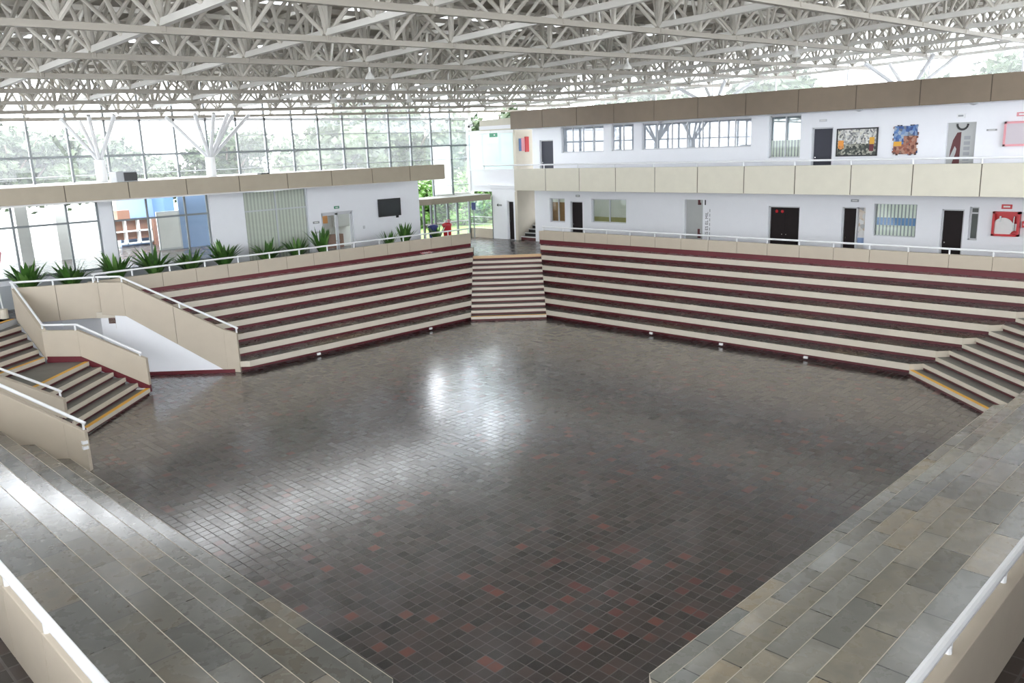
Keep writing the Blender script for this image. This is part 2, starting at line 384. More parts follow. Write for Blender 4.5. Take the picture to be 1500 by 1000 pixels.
# ------------------------------------------------------------------ corner stairs
def stair(name, label, A, B, d, n=12, yellow=(1,), top_mat='peach', wide=0.0):
    root = thing(name, label, 'stairs', ((A[0] + B[0]) / 2, (A[1] + B[1]) / 2, 0))
    dv = Vector(d); un = dv.normalized()
    ta = (Vector(B) - Vector(A)).normalized()
    for j in range(1, n):
        a, c = noseline(A, B, d, j - 1); a2, c2 = noseline(A, B, d, j)
        a, c, a2, c2 = (Vector(v) for v in (a, c, a2, c2))
        f = .10
        z1 = j * r / 2; z0 = 0 if j == 1 else (j - 1) * r / 2 - .02
        st = MB().prism([a.lerp(a2, f), c.lerp(c2, f), c2.lerp(c2 + dv, f), a2.lerp(a2 + dv, f)], z0, z1, 'stair_red', 'step_tread').obj('step', root)
        MB().prism([a, c, c.lerp(c2, f), a.lerp(a2, f)], z1 - .105, z1 + .003, 'riser_cream').obj('riser_panel', st, 'cream riser panel')
        if j in yellow:
            MB().prism([a.lerp(a2, .02), c.lerp(c2, .02), c.lerp(c2, .32), a.lerp(a2, .32)], z1 + .003, z1 + .007, 'yellow').obj('warning_strip', st, 'yellow warning strip')
    a, c = noseline(A, B, d, n - 1); a2, c2 = noseline(A, B, d, n); a, c, a2, c2 = (Vector(v) for v in (a, c, a2, c2))
    z1 = n * r / 2
    MB().prism([a.lerp(a2, .1), c.lerp(c2, .1), c.lerp(c2, .3), a.lerp(a2, .3)], z1 - r / 2 - .02, z1 - .001, 'stair_red', 'step_tread').obj('step', root)
    MB().prism([a, c, c.lerp(c2, .10), a.lerp(a2, .10)], z1 - .105, z1 + .003, top_mat).obj('riser_panel', root, 'peach landing riser panel')
    MB().prism([a.lerp(a2, .02), c.lerp(c2, .02), c.lerp(c2, .5), a.lerp(a2, .5)], z1 + .003, z1 + .007, top_mat).obj('warning_strip', root, 'peach strip along the landing edge')
    return root
stair('stairs', 'maroon and cream stairs with a yellow first tread between the two far seating banks', FA, FB, (s2, s2))
stair('stairs', 'stairs with a yellow first tread at the right corner beside the near right bank', RA, RB, (s2, -s2))

# left corner stairs: two flights with a landing
root = thing('stairs', 'two flight cream stairs with yellow edges and a landing in the left corner', 'stairs', (8.0, 24.1, 0))
ld = Vector((-.2475, .2475))        # one tread
A, B = Vector((9.42, 25.39)), Vector((6.74, 22.84))
def flight(A, B, n, zb, ex, yel, side='beige_side'):
    for j in range(1, n + 1):
        a = A + ex * (j - 1); c = B + ld * (j - 1); a2 = A + ex * j; c2 = B + ld * j
        f = .12; z1 = zb + j * r / 2
        if j == n and zb == 0: a2 = Vector((7.22, 27.62)); c2 = c + ld * 5.2
        if j == n and zb > 0: a2 = a + Vector((-.6, .6)); c2 = c + Vector((-.6, .6))
        g = f * ld.length / max((a2 - a).length, .01); g2 = f * ld.length / max((c2 - c).length, .01)
        st = MB().prism([a.lerp(a2, g), c.lerp(c2, g2), c2 + ld * f, a2 + ex * f], max(0, z1 - r / 2 - .03) if j > 1 else max(0, zb - .02), z1, 'stair_red', 'step_tread').obj('step' if not (j == n and zb == 0) else 'landing', root)
        MB().prism([a, c, c.lerp(c2, g2), a.lerp(a2, g)], z1 - .115, z1 + .003, 'riser_cream').obj('riser_panel', st, 'cream riser panel')
        if j in yel:
            MB().prism([a.lerp(a2, g * .2), c.lerp(c2, g2 * .2), c.lerp(c2, g2 * 3.4), a.lerp(a2, g * 3.4)], z1 + .003, z1 + .008, 'yellow').obj('warning_strip', st, 'yellow warning strip')
flight(A, B, 6, 0, ld, (1, 6))
A2 = Vector((7.22, 27.48)); B2 = B + ld * 10.0
flight(A2, B2, 6, 6 * r / 2, Vector((0, .495)), (1, 6))
MB().prism([(9.42 - .1, 25.39 + .1), (6.74, 22.84), B + ld * 10, (7.22, 27.48)], 0, .02, 'step_tread').obj('underside', root)

# ------------------------------------------------------------------ parapets and handrails
def parapet(name, label, pts, th, side, plen, mat='beige', base=None, cat='parapet', gap=.012, chamfer=0):
    """pts: (x, y, z_bottom, z_top) along the face; th goes to the left (+1) or right (-1) of travel"""
    mid = pts[len(pts) // 2]
    root = thing(name, label, cat, (mid[0], mid[1], min(p[2] for p in pts)))
    for a, b in zip(pts, pts[1:]):
        av = Vector(a[:2]); bv = Vector(b[:2]); L = (bv - av).length; d = (bv - av) / L
        nrm = Vector((-d.y, d.x)) * side
        n = max(1, round(L / plen))
        def pt(s, off, which, dz=0):
            p = av.lerp(bv, s) + nrm * off
            i = 2 if which == 0 else 3
            return (p.x, p.y, a[i] + (b[i] - a[i]) * s + dz)
        def slab(s0, s1, o0, o1, d0, d1):
            q = [pt(s0, o0, 0, d0), pt(s1, o0, 0, d0), pt(s1, o1, 0, d0), pt(s0, o1, 0, d0), pt(s0, o0, 1, d1), pt(s1, o0, 1, d1), pt(s1, o1, 1, d1), pt(s0, o1, 1, d1)]
            if side < 0: q = [q[1], q[0], q[3], q[2], q[5], q[4], q[7], q[6]]
            return q
        for k in range(n):
            e = gap / 2 / L
            MB().hexa(slab(k / n + (e if k else 0), (k + 1) / n - (e if k < n - 1 else 0), 0, th, 0, 0), mat).obj('panel', root, bevel=.008)
        if n > 1: MB().hexa(slab(.002, .998, .012, th - .012, .01, -.012), 'gap_dark').obj('core', root, 'dark core showing in the joints')
        if base:
            MB().hexa([(p[0], p[1], p[2] if i < 4 else q[2] + .0) for i, (p, q) in enumerate(zip(slab(0, 1, .03, th - .01, -base, -base)[:4] * 2, slab(0, 1, .03, th - .01, 0, 0)[:4] * 2))], 'maroon').obj('base_band', root, 'maroon base band')
    return root
def handrail(name, label, pts, drop, spacing, rad=.035, posts_at=None, post_r=.028, ends=True):
    """pts: top line of the rail"""
    root = thing(name, label, 'handrail', (pts[0][0], pts[0][1], pts[0][2] - drop))
    b = MB()
    for a, c in zip(pts, pts[1:]): b.tube(a, c, rad, 'white_metal', 10)
    b.obj('rail', root, smooth=False)
    for a, c in zip(pts, pts[1:]):
        a = Vector(a); c = Vector(c); L = (c - a).length; n = max(1, round(L / spacing))
        for k in range(n + 1):
            if k == n and c != Vector(pts[-1]): continue
            e = .06 / L
            p = a.lerp(c, min(max(k / n, e), 1 - e))
            MB().tube((p.x, p.y, p.z - drop), p, post_r, 'white_metal', 8).obj('post', root)
    return root
ZP = 3.19; ZR = ZP + .17
parapet('parapet', 'cream panel parapet behind the top row of the far right seating bank', [(XP, 5.0, 2.75, ZP), (XP, 26.60, 2.75, ZP), (XP - .02, 26.85, 2.75, ZP - .03)], .14, -1, 1.26, base=.20)
parapet('parapet', 'cream panel parapet in front of the potted plants on the left walkway', [(26.40, YP, 2.70, ZP), (9.3, YP, 2.70, ZP)], .14, -1, 1.26, base=.16)
handrail('handrail', 'white handrail on the parapet in front of the far right doors', [(XP + .07, 5.0, ZR), (XP + .07, 26.7, ZR)], .18, 1.26)
handrail('handrail', 'white handrail on the parapet in front of the potted plants', [(26.35, YP + .07, ZR + .03), (9.45, YP + .07, ZR + .06)], .22, 1.26)
# ends of the top rows beside the far stairs
for a, b in (((XP, 26.28), (XP, 26.85)), ((26.0, YP), (26.45, YP))): pass

# ramp wall at the end of the left far bank
PR = [(12.50, 25.55, 0, 1.34), (12.21, 25.84, .02, 1.47), (9.97, 28.08, 2.05, 3.18), (9.42, 28.63, 2.12, ZP), (9.1, YP, 2.12, ZP)]
parapet('parapet', 'sloping cream parapet wall at the left end of the far left seating bank', PR[:3], .14, -1, 1.6)
parapet('parapet', 'short level cream parapet at the top of the sloping ramp wall', PR[2:4], .14, -1, 1.2)
parapet('parapet', 'cream parapet spanning over the white passage mouth', [(9.45, 28.72, 2.02, ZP), (7.25, 30.0, 2.02, ZP)], .14, -1, 1.25)
handrail('handrail', 'white handrail sloping down the ramp wall beside the far left seating bank', [(9.45, 28.80, ZR), (9.97, 28.16, ZR), (12.58, 25.57, 1.49)], .17, 1.9)
handrail('handrail', 'white handrail over the passage mouth at the head of the left stairs', [(7.25, 30.08, ZR), (9.42, 28.82, ZR)], .17, 1.25)
# right-hand wall of the left stairs
P1 = [(9.42, 25.39, .28, 1.12), (8.03, 26.78, 1.27, 2.08), (7.27, 27.55, 1.30, 2.10)]
parapet('parapet', 'cream parapet with maroon skirting on the right of the left stairs lower flight', P1, .14, -1, 1.7, base=.22)
parapet('parapet', 'tall cream parapet on the right of the left stairs upper flight', [(7.27, 27.55, 1.2, 2.12), (7.25, 30.0, 2.15, ZP)], .14, -1, 3)
handrail('handrail', 'white handrail along the right side of the left stairs with a bend at the landing', [(9.36, 25.52, 1.29), (8.06, 26.84, 2.25), (7.33, 27.58, 2.27), (7.30, 30.05, ZR)], .17, 2.0)
# left-hand wall of the left stairs and wall beside the near bank
parapet('parapet', 'cream parapet on the near side of the left stairs', [(6.42, 23.16, .5, 1.02), (5.28, 24.30, 1.1, 1.72), (4.0, 25.58, 1.8, 2.5)], .14, 1, 4)
handrail('handrail', 'white handrail along the near side of the left stairs', [(6.38, 23.27, 1.19), (5.26, 24.38, 1.90), (4.0, 25.62, 2.7)], .18, 1.7)
parapet('parapet', 'big cream parapet wall at the far end of the near left seating bank', [(5.80, 19.95, 0, .96), (5.48, 20.27, .0, 1.22), (4.3, 21.45, .7, 2.16), (2.9, 22.85, 1.6, 3.1)], .14, -1, 1.9)
handrail('handrail', 'white handrail along the big parapet wall above the near left seating bank', [(5.86, 20.0, 1.15), (4.45, 21.40, 2.24), (2.9, 22.95, 3.3)], .18, 1.9, rad=.04)
# near parapets
parapet('parapet', 'cream parapet behind the near left seating bank in the lower left corner', [(XN - .14, 5.2, ZW - .02, 3.0), (XN - .14, 21, ZW - .02, 3.0)], .14, -1, 1.26)
handrail('handrail', 'white tubular handrail on the near left parapet', [(XN - .10, 5.15, 3.14), (XN - .10, 21, 3.14)], .16, 1.26, rad=.042)
parapet('parapet', 'cream parapet behind the near right seating bank in the lower right corner', [(5.0, YN - .02, ZW - .02, 3.0), (24, YN - .02, ZW - .02, 3.0)], .14, -1, 4)
handrail('handrail', 'white tubular handrail on the near right parapet', [(5.0, YN - .06, 3.14), (24, YN - .06, 3.14)], .16, 1.5, rad=.042)

# passage under the left walkway
struct(MB().hexa([(12.38, 25.69, 0), (9.93, 28.14, 0), (10.0, 28.21, 0), (12.45, 25.76, 0), (12.38, 25.69, .1), (9.93, 28.14, 2.18), (10.0, 28.21, 2.18), (12.45, 25.76, .1)], 'white_wall').box((9.45, 28.75, 0), (9.6, 33, 1.95), 'white_wall').hexa([(9.95, 28.13, 0), (9.40, 28.75, 0), (9.6, 28.8, 0), (10.0, 28.25, 0), (9.95, 28.13, 2.18), (9.40, 28.75, 2.18), (9.6, 28.8, 2.18), (10.0, 28.25, 2.18)], 'white_wall').obj('wall_passage'), 'white passage wall under the sloping ramp parapet', 'wall')
struct(MB().prism([(12.37, 25.67), (9.9, 28.14), (9.92, 28.16), (12.4, 25.69)], 0, .12, 'maroon').obj('baseboard_passage'), 'maroon baseboard of the passage', 'baseboard')
struct(MB().prism([(6.5, 33), (9.45, 33), (9.45, 33.2), (6.5, 33.2)], 0, 1.95, 'white_wall').obj('wall_passage_end'), 'white end wall of the passage', 'wall')
struct(MB().prism([(9.32, 25.49), (7.95, 26.86), (7.2, 27.6), (7.2, 33), (7.1, 33), (7.1, 27.5), (7.85, 26.8), (9.25, 25.42)], 0, [.2, 1.1, 1.2, 1.95, 1.95, 1.2, 1.1, .2][0], 'white_wall').obj('wall_stair'), 'white side of the left stairs', 'wall')

# ------------------------------------------------------------------ right building
def wall_with_holes(name, label, axis, pos, th, a0, a1, z0, z1, holes, mat='white_wall'):
    """a wall with rectangular openings, built as a grid of prisms in one mesh"""
    us = sorted({a0, a1, *[h[0] for h in holes], *[h[1] for h in holes]}); zs = sorted({z0, z1, *[h[2] for h in holes], *[h[3] for h in holes]})
    b = MB()
    for u, u2 in zip(us, us[1:]):
        run = None
        for z, z2 in list(zip(zs, zs[1:])) + [(None, None)]:
            solid = z is not None and not any(h[0] < (u + u2) / 2 < h[1] and h[2] < (z + z2) / 2 < h[3] for h in holes)
            if solid: run = (run[0], z2) if run else (z, z2)
            elif run:
                if axis == 0: b.box((pos, u, run[0]), (pos + th, u2, run[1]), mat)
                else: b.box((u, pos, run[0]), (u2, pos + th, run[1]), mat)
                run = None
    return struct(b.obj(name), label, 'wall')
up_windows = [(25.35, 28.02, 6.70, 7.94), (23.60, 24.90, 6.72, 7.94), (17.66, 23.14, 6.73, 7.90), (15.52, 16.87, 6.25, 7.91)]
up_doors = [(28.58, 29.51, EV, 7.36), (14.21, 15.05, EV, 7.38)]
up_niche = [(9.23, 10.16, EV, 7.34)]
lo_windows = [(27.88, 28.90, 3.25, 4.46), (24.04, 26.16, 3.33, 4.48), (10.95, 12.48, 3.32, 4.52), (8.90, 9.20, 3.33, 4.48)]
lo_doors = [(26.72, 27.52, ZW, 4.33), (15.41, 16.76, ZW, 4.34), (12.80, 13.69, ZW, 4.37), (9.36, 10.10, ZW, 4.38)]
lo_niche = [(19.50, 20.80, ZW, 4.53)]
wall_with_holes('wall_right_lower', 'white ground floor wall with dark doors on the right', 0, XW, .25, -4, 29.95, ZW, 5.10, lo_windows + lo_doors + lo_niche)
wall_with_holes('wall_right_upper', 'white upper floor wall with windows on the right', 0, XW, .25, -4, 30.0, EV, 8.1, up_windows + up_doors + up_niche)
struct(MB().box((XW + 1.2, -4, ZW), (XW + 1.35, 29.9, 5.0), 'white_wall').box((XW + 1.2, -4, EV), (XW + 1.35, 29.9, 8.0), 'white_wall').obj('wall_right_rooms'), 'white back wall of the rooms behind the right doors', 'wall')
struct(MB().box((XP + .16, -4, 5.10), (36, 31.25, EV), 'white_wall').obj('ceiling_walkway'), 'white upper floor slab over the right walkway', 'ceiling')
struct(MB().box((XP - .1, -4, 7.93), (38, 30.6, 8.10), 'white_wall').obj('ceiling_upper'), 'white roof slab over the upper gallery', 'ceiling')
# stair hall beyond the end of the right wall
struct(MB().box((XW, 31.22, ZW), (37, 31.4, 8.0), 'cream_pillar').obj('wall_stairhall'), 'cream stair hall wall at the end of the right gallery', 'wall')
wall_with_holes('wall_far_corner', 'white wall panel with a narrow dark door beside the stair hall', 0, XW, .2, 31.41, 33.15, ZW, 4.75, [(31.52, 32.0, ZW, 4.27)])
hall = thing('stairs', 'dark stairs with pale nosings rising behind the white wall in the far corner', 'stairs', (XW + 1, 30.6, ZW))
for k in range(12):
    st = MB().box((XW + .2 + k * .3, 30.0, ZW), (XW + .52 + k * .3, 31.2, ZW + .18 * (k + 1)), 'stair_red' if k == 0 else 'black', {1: 'step_tread'}).obj('step', hall)
    MB().box((XW + .18 + k * .3, 30.0, ZW + .18 * (k + 1) - .035), (XW + .24 + k * .3, 31.2, ZW + .18 * (k + 1) + .003), 'white_metal').obj('nosing', st, 'pale nosing')

# unseen gallery walls and slab behind the viewpoint, added and sized to steer daylight
struct(MB().box((-1.6, -1.6, ZW), (-1.35, 30, 4.5), 'white_wall').obj('wall_near_left'), 'unseen white gallery wall on the near left side, height set for the daylight', 'wall')
struct(MB().box((-1.35, -1.6, ZW), (32, -1.35, 5.05), 'white_wall').obj('wall_near_right'), 'unseen white gallery wall on the near right side, height set for the daylight', 'wall')
struct(MB().box((4.0, -1.6, 5.05), (32, .1, EV), 'white_wall').obj('ceiling_near_shade'), 'unseen slab added over the near right walkway to shade its parapet', 'ceiling')  # added only to keep sky light off the near right parapet
# windows
wn = [0]
def window(label, axis, pos, u0, u1, z0, z1, nm, pane, frame='alu', fw=.05, depth=.10, transom=None, extra=None, mull=None):
    wn[0] += 1
    root = thing(f'window_{wn[0]}', label, 'window', (pos, (u0 + u1) / 2, z0) if axis == 0 else ((u0 + u1) / 2, pos, z0), kind='structure')
    def bx(b, ua, ub, za, zb, d0, d1, mat):
        if axis == 0: b.box((pos + d0, ua, za), (pos + d1, ub, zb), mat)
        else: b.box((ua, pos + d0, za), (ub, pos + d1, zb), mat)
        return b
    fr = MB()
    bx(fr, u0, u1, z0, z0 + fw, depth, depth + .07, frame); bx(fr, u0, u1, z1 - fw, z1, depth, depth + .07, frame)
    bx(fr, u0, u0 + fw, z0, z1, depth, depth + .07, frame); bx(fr, u1 - fw, u1, z0, z1, depth, depth + .07, frame)
    fo = fr.obj('frame', root)
    ms = mull if mull is not None else [u0 + (u1 - u0) * k / (nm + 1) for k in range(1, nm + 1)]
    for u in ms: bx(MB(), u - fw / 2, u + fw / 2, z0 + fw, z1 - fw, depth, depth + .06, frame).obj('mullion', root)
    for zt in (transom or []): bx(MB(), u0 + fw, u1 - fw, zt - fw / 2, zt + fw / 2, depth - .005, depth + .055, frame).obj('transom', root)
    if extra:
        for (za, zb, mm) in extra: bx(MB(), u0 + .02, u1 - .02, za, zb, depth + .11, depth + .13, mm).obj('blind', root)
    edges = [u0] + list(ms) + [u1]
    for a, b in zip(edges, edges[1:]):
        bx(MB(), a + fw * .4, b - fw * .4, z0 + fw * .5, z1 - fw * .5, depth + .025, depth + .04, pane).obj('pane', root)
    return root
window('upper gallery window next to the grey door, with two panes', 0, XW, *up_windows[0], 3, 'mirror_pane')
window('narrow upper gallery window between two wider ones', 0, XW, *up_windows[1], 1, 'mirror_pane')
window('long upper gallery window reflecting the tree columns', 0, XW, *up_windows[2], 6, 'mirror_pane')
window('tall upper gallery window with vertical blinds next to the framed artwork', 0, XW, *up_windows[3], 1, 'glass_clear', extra=[(6.28, 6.95, 'vertical_blind'), (6.95, 7.88, 'mirror_pane')])
window('small ground floor window with amber and brown shutters behind it', 0, XW, *lo_windows[0], 1, 'glass_clear', extra=[(3.3, 4.25, 'amber'), (4.25, 4.42, 'blind_cream')])
window('ground floor window with cream blinds drawn and an olive strip below', 0, XW, *lo_windows[1], 1, 'glass_clear', extra=[(3.60, 4.46, 'blind_pane'), (3.36, 3.60, 'olive')])
window('ground floor window with white vertical blinds and a blue band', 0, XW, *lo_windows[2], 0, 'glass_clear', fw=.02, extra=[(4.0, 4.50, 'vertical_blind'), (3.72, 4.0, 'vertical_blind_blue'), (3.34, 3.72, 'vertical_blind')])
window('slim dark vertical ground floor window left of the fire hose cabinet', 0, XW, *lo_windows[3], 0, 'slim_pane', transom=[4.26])

dn = [0]
def door(label, axis, pos, u0, u1, z0, z1, leaf, frame='alu', leaves=1, depth=.12, open_from=None):
    dn[0] += 1
    root = thing(f'door_{dn[0]}', label, 'door', (pos, (u0 + u1) / 2, z0) if axis == 0 else ((u0 + u1) / 2, pos, z0), kind='structure')
    def bx(ua, ub, za, zb, d0, d1, mat, b=None):
        b = b or MB()
        if axis == 0: b.box((pos + d0, ua, za), (pos + d1, ub, zb), mat)
        else: b.box((ua, pos + d0, za), (ub, pos + d1, zb), mat)
        return b
    fr = MB()
    for a in ((u0, u0 + .05, z0, z1), (u1 - .05, u1, z0, z1), (u0, u1, z1 - .05, z1)): bx(*a, .06, .20, frame, fr)
    fr.obj('frame', root)
    w = (u1 - u0 - .1) / leaves
    for k in range(leaves):
        a = u0 + .05 + k * w
        lf = bx(a + .004, a + w - .004, z0 + .01, z1 - .055, depth, depth + .045, leaf).obj('leaf', root)
        hu = a + w - .09 if k == 0 else a + .09
        b = MB()
        if axis == 0: b.tube((pos + depth - .06, hu, z0 + 1.0), (pos + depth, hu, z0 + 1.0), .022, 'chrome', 8)
        else: b.tube((hu, pos + depth - .06, z0 + 1.0), (hu, pos + depth, z0 + 1.0), .022, 'chrome', 8)
        b.obj('knob', lf, 'metal knob')
    return root
door('grey upper gallery door next to the stair hall', 0, XW, *up_doors[0], 'door_grey')
door('dark grey upper gallery door beside the wide framed artwork', 0, XW, *up_doors[1], 'door_grey')
door('dark brown ground floor door between the two small cream windows', 0, XW, *lo_doors[0], 'door_brown')
d2 = door('wide dark brown double door with red ornaments on the ground floor', 0, XW, *lo_doors[1], 'door_brown', leaves=2)
door('dark brown ground floor door beside the slim window', 0, XW, *lo_doors[3], 'door_brown')
door('narrow dark brown door in the far corner next to the arrow sign', 0, XW, 31.50, 32.0, ZW, 4.27, 'door_brown', frame='white_metal')
# half open door with notices behind
hd = door('dark ground floor door standing ajar with notices showing behind it', 0, XW, 13.12, lo_doors[2][1], ZW, 4.37, 'door_brown')
struct(MB().box((XW + .20, 12.7, ZW), (XW + .23, 13.16, 3.40), 'outdoor_white').box((XW + .20, 12.7, 3.40), (XW + .22, 13.16, 4.34), 'paper_notes').box((XW + .19, 12.7, 3.0), (XW + .2, 13.16, 3.2), 'blue_wall').obj('wall_notices'), 'interior wall with pinned notices and a blue band', 'wall')
for u in (16.45, 16.2):
    tag(MB().lathe([(.02, 0), (.07, .015), (.05, .05), (.01, .06)], 'red', (0, 0, 0), 8).obj('ornament'), 'red paper ornament on the wide double door, ' + ('left one' if u > 16.3 else 'right one'), 'ornament')
    o = [x for x in COL.objects if x.name.startswith('ornament')][-1]
    o.rotation_euler = (0, -math.pi / 2, 0); o.location = (XW + .118, u, 4.12)

# niches with posters
def text(body, size, mat, loc, rot, parent=None, name='lettering', ext=.002):
    cu = bpy.data.curves.new(name, 'FONT'); cu.body = body; cu.size = size; cu.extrude = ext; cu.align_x = 'LEFT'
    tmp = bpy.data.objects.new(name, cu); COL.objects.link(tmp); bpy.context.view_layer.update()
    me = bpy.data.meshes.new_from_object(tmp.evaluated_get(bpy.context.evaluated_depsgraph_get())); bpy.data.objects.remove(tmp)
    me.materials.clear(); me.materials.append(M[mat]); o = bpy.data.objects.new(name, me); COL.objects.link(o)
    o.location = loc; o.rotation_euler = rot
    if parent is not None: o.parent = parent; o.location = Vector(loc) - parent.location
    return o
# facing -x: text right = -y, up = z -> vertical reading upward: right = +z, up = +y
ROT_V = Matrix(((0, 0, -1), (0, 1, 0), (1, 0, 0))).to_euler()     # columns: x->z, y->+y, z->-x
ROT_H = Matrix(((0, 0, -1), (-1, 0, 0), (0, 1, 0))).to_euler()    # x->-y, y->z, z->-x
px = XW + .13
po = thing('poster', 'grey ground floor wall poster with upright black lettering and dark red marks', 'poster', (px, 20.15, ZW))
MB().box((px, 19.50, ZW), (px + .02, 20.80, 4.53), 'panel_grey').obj('sheet', po)
MB().box((px - .004, 19.50, ZW), (px, 19.95, 4.53), 'white_wall').obj('margin', po, 'white margin')
b = MB()
for (y, z, w, h) in ((20.08, 4.30, .12, .23), (20.03, 4.30, .12, .10), (20.08, 2.85, .12, .40), (20.03, 2.85, .12, .2), (20.08, 2.45, .12, .28)): b.box((px - .006, y, z), (px - .003, y + w, z + h), 'stair_red')
b.obj('emblem', po, 'dark red block marks')
MB().box((px - .006, 19.80, 4.30), (px - .004, 19.86, 4.52), 'black').obj('mark', po, 'black mark')
text('ES ES EL MIL', .20, 'black', (px - .006, 19.68, 2.95), ROT_V, po)
text('SC', .22, 'black', (px - .006, 19.68, 2.40), ROT_V, po)
for k in range(9): MB().box((px - .006, 19.56, 2.4 + k * .2), (px - .004, 19.61, 2.53 + k * .2), 'grey_steel').obj('small_lettering', po)
pu = thing('poster', 'grey upper gallery poster with a dark red leaf shape and a ring', 'poster', (px, 9.7, EV))
MB().box((px, 9.23, EV), (px + .02, 10.16, 7.34), 'panel_grey').obj('sheet', pu)
pts = [(9.72, 5.4), (9.72, 7.02), (9.85, 7.0), (9.97, 6.75), (10.04, 6.4), (10.05, 6.15), (9.98, 6.35), (9.90, 6.55), (9.84, 6.45), (9.86, 6.3), (9.95, 6.0), (10.0, 5.4)]
b = MB(); o = len(b.v); b.v += [(px - .004, y, z) for y, z in pts] + [(px, y, z) for y, z in pts]; n = len(pts)
b.face(list(range(n)), 'stair_red'); b.face(list(reversed(range(n, 2 * n))), 'stair_red')
for i in range(n): b.face([i, n + i, n + (i + 1) % n, (i + 1) % n], 'stair_red')
b.obj('emblem', pu, 'dark red leaf shape')
b = MB()
for k in range(9):
    a0 = math.pi * .95 + k * .12 * math.pi; a1 = a0 + .12 * math.pi
    b.tube((px - .006, 9.70 - .17 * math.cos(a0), 7.27 + .17 * math.sin(a0)), (px - .006, 9.70 - .17 * math.cos(a1), 7.27 + .17 * math.sin(a1)), .035, 'black', 6)
b.obj('ring', pu, 'black ring')
for k in range(8): MB().box((px - .004, 9.42, 5.5 + k * .18), (px, 9.62, 5.62 + k * .18), 'grey_steel').obj('lettering', pu)

# artworks on the upper wall
ar = thing('framed_artwork', 'wide dark framed artwork of pale and dark fragments with an orange hand', 'artwork', (XW, 13.28, 6.27))
MB().box((XW - .05, 12.5, 6.27), (XW - .004, 14.05, 6.32), 'black').box((XW - .05, 12.5, 7.25), (XW - .004, 14.05, 7.30), 'black').box((XW - .05, 12.5, 6.27), (XW - .004, 12.55, 7.30), 'black').box((XW - .05, 14.0, 6.27), (XW - .004, 14.05, 7.30), 'black').obj('frame', ar)
MB().box((XW - .03, 12.55, 6.72), (XW - .005, 14.0, 7.25), 'art_white').box((XW - .03, 12.55, 6.32), (XW - .005, 14.0, 6.72), 'art_dark').obj('canvas', ar)
hb = MB().box((XW - .034, 13.77, 6.66), (XW - .03, 13.98, 6.86), 'orange')
for k in range(4): hb.box((XW - .034, 13.76 + k * .06, 6.52 + .03 * abs(k - 1.5)), (XW - .03, 13.80 + k * .06, 6.66), 'orange')
hb.obj('hand_shape', ar, 'orange hand shape')
MB().box((XW - .034, 12.62, 6.7), (XW - .03, 12.80, 6.95), 'yellow').box((XW - .034, 12.64, 6.45), (XW - .03, 12.8, 6.7), 'maroon').obj('colour_patch', ar, 'yellow and dark red patch')
am = thing('mosaic_artwork', 'unframed ragged mosaic with blue sky and red brick shapes', 'artwork', (XW, 11.5, 6.3))
MB().box((XW - .04, 11.13, 6.95), (XW - .004, 11.93, 7.30), 'art_blue').box((XW - .04, 11.13, 6.31), (XW - .004, 11.93, 6.66), 'art_brick').box((XW - .04, 11.13, 6.66), (XW - .004, 11.58, 6.95), 'art_brick').box((XW - .04, 11.58, 6.66), (XW - .004, 11.93, 6.95), 'art_blue').box((XW - .042, 11.64, 6.6), (XW - .038, 11.92, 6.76), 'yellow').obj('panel', am)
rag = MB()
for k in range(26):
    y = random.choice([random.uniform(11.1, 11.95), 11.12, 11.93]); z = random.uniform(6.32, 7.3) if y in (11.12, 11.93) else random.choice([7.30, 6.31])
    s = random.uniform(.02, .05); rag.box((XW - .03, y - s, z - s), (XW - .008, y + s, z + s), random.choice(['art_blue', 'art_brick', 'black']))
rag.obj('ragged_edge', am)

def cabinet(label, y0, y1, z0, z1, framec, inside):
    root = thing('fire_hose_cabinet', label, 'fire hose cabinet', (XW, (y0 + y1) / 2, z0))
    MB().box((XW - .02, y0 + .02, z0 + .02), (XW - .005, y1 - .02, z1 - .02), inside).obj('back', root)
    f = MB(); w = .07
    for a in ((y0, y1, z0, z0 + w), (y0, y1, z1 - w, z1), (y0, y0 + w, z0, z1), (y1 - w, y1, z0, z1)): f.box((XW - .2, a[0], a[2]), (XW - .004, a[1], a[3]), framec)
    f.obj('frame', root)
    return root
c1 = cabinet('red fire hose cabinet with a coiled white hose on the ground floor wall', 7.60, 8.42, 3.53, 4.35, 'red', 'red')
hz = MB().lathe([(.02, -.03)] + [(.06 + .025 * k, .02 + .012 * (k % 2)) for k in range(11)] + [(.32, -.03)], 'outdoor_white', (0, 0, 0), 28)
ho = hz.obj('hose', c1, 'coiled white hose'); ho.data.transform(Matrix.Translation(c1.location)); ho.rotation_euler = (0, math.pi / 2, 0); ho.location = (-.09, .09, .30)
MB().tube((XW - .1, 7.78, 3.7), (XW - .1, 7.78, 4.2), .03, 'chrome', 8).obj('pipe', c1, 'metal pipe')
MB().tube((XW - .1, 8.2, 4.0), (XW - .1, 8.2, 4.2), .04, 'chrome', 8).obj('valve', c1, 'metal valve')
MB().tube((XW - .1, 7.68, 3.72), (XW - .1, 7.68, 3.95), .06, 'outdoor_white', 10).obj('nozzle', c1, 'white nozzle')
c2 = cabinet('pink framed glass fire hose cabinet on the upper gallery wall', 7.45, 8.33, 6.50, 7.30, 'pink', 'pink')
MB().box((XW - .19, 7.52, 6.57), (XW - .18, 8.26, 7.23), 'soft_pane').obj('glass_front', c2, 'glass front with its pale reflection painted in')
def plate(name, label, cat, y, z, w, h, mat, mark=None, x=XW, d=.02):
    root = thing(name, label, cat, (x - .004, y, z))
    MB().box((x - d, y - w / 2, z - h / 2), (x - .003, y + w / 2, z + h / 2), mat).obj('plate', root)
    if mark: MB().box((x - d - .003, y - w * .32, z - h * .18), (x - d, y + w * .32, z + h * .18), mark).obj('mark', root)
    return root
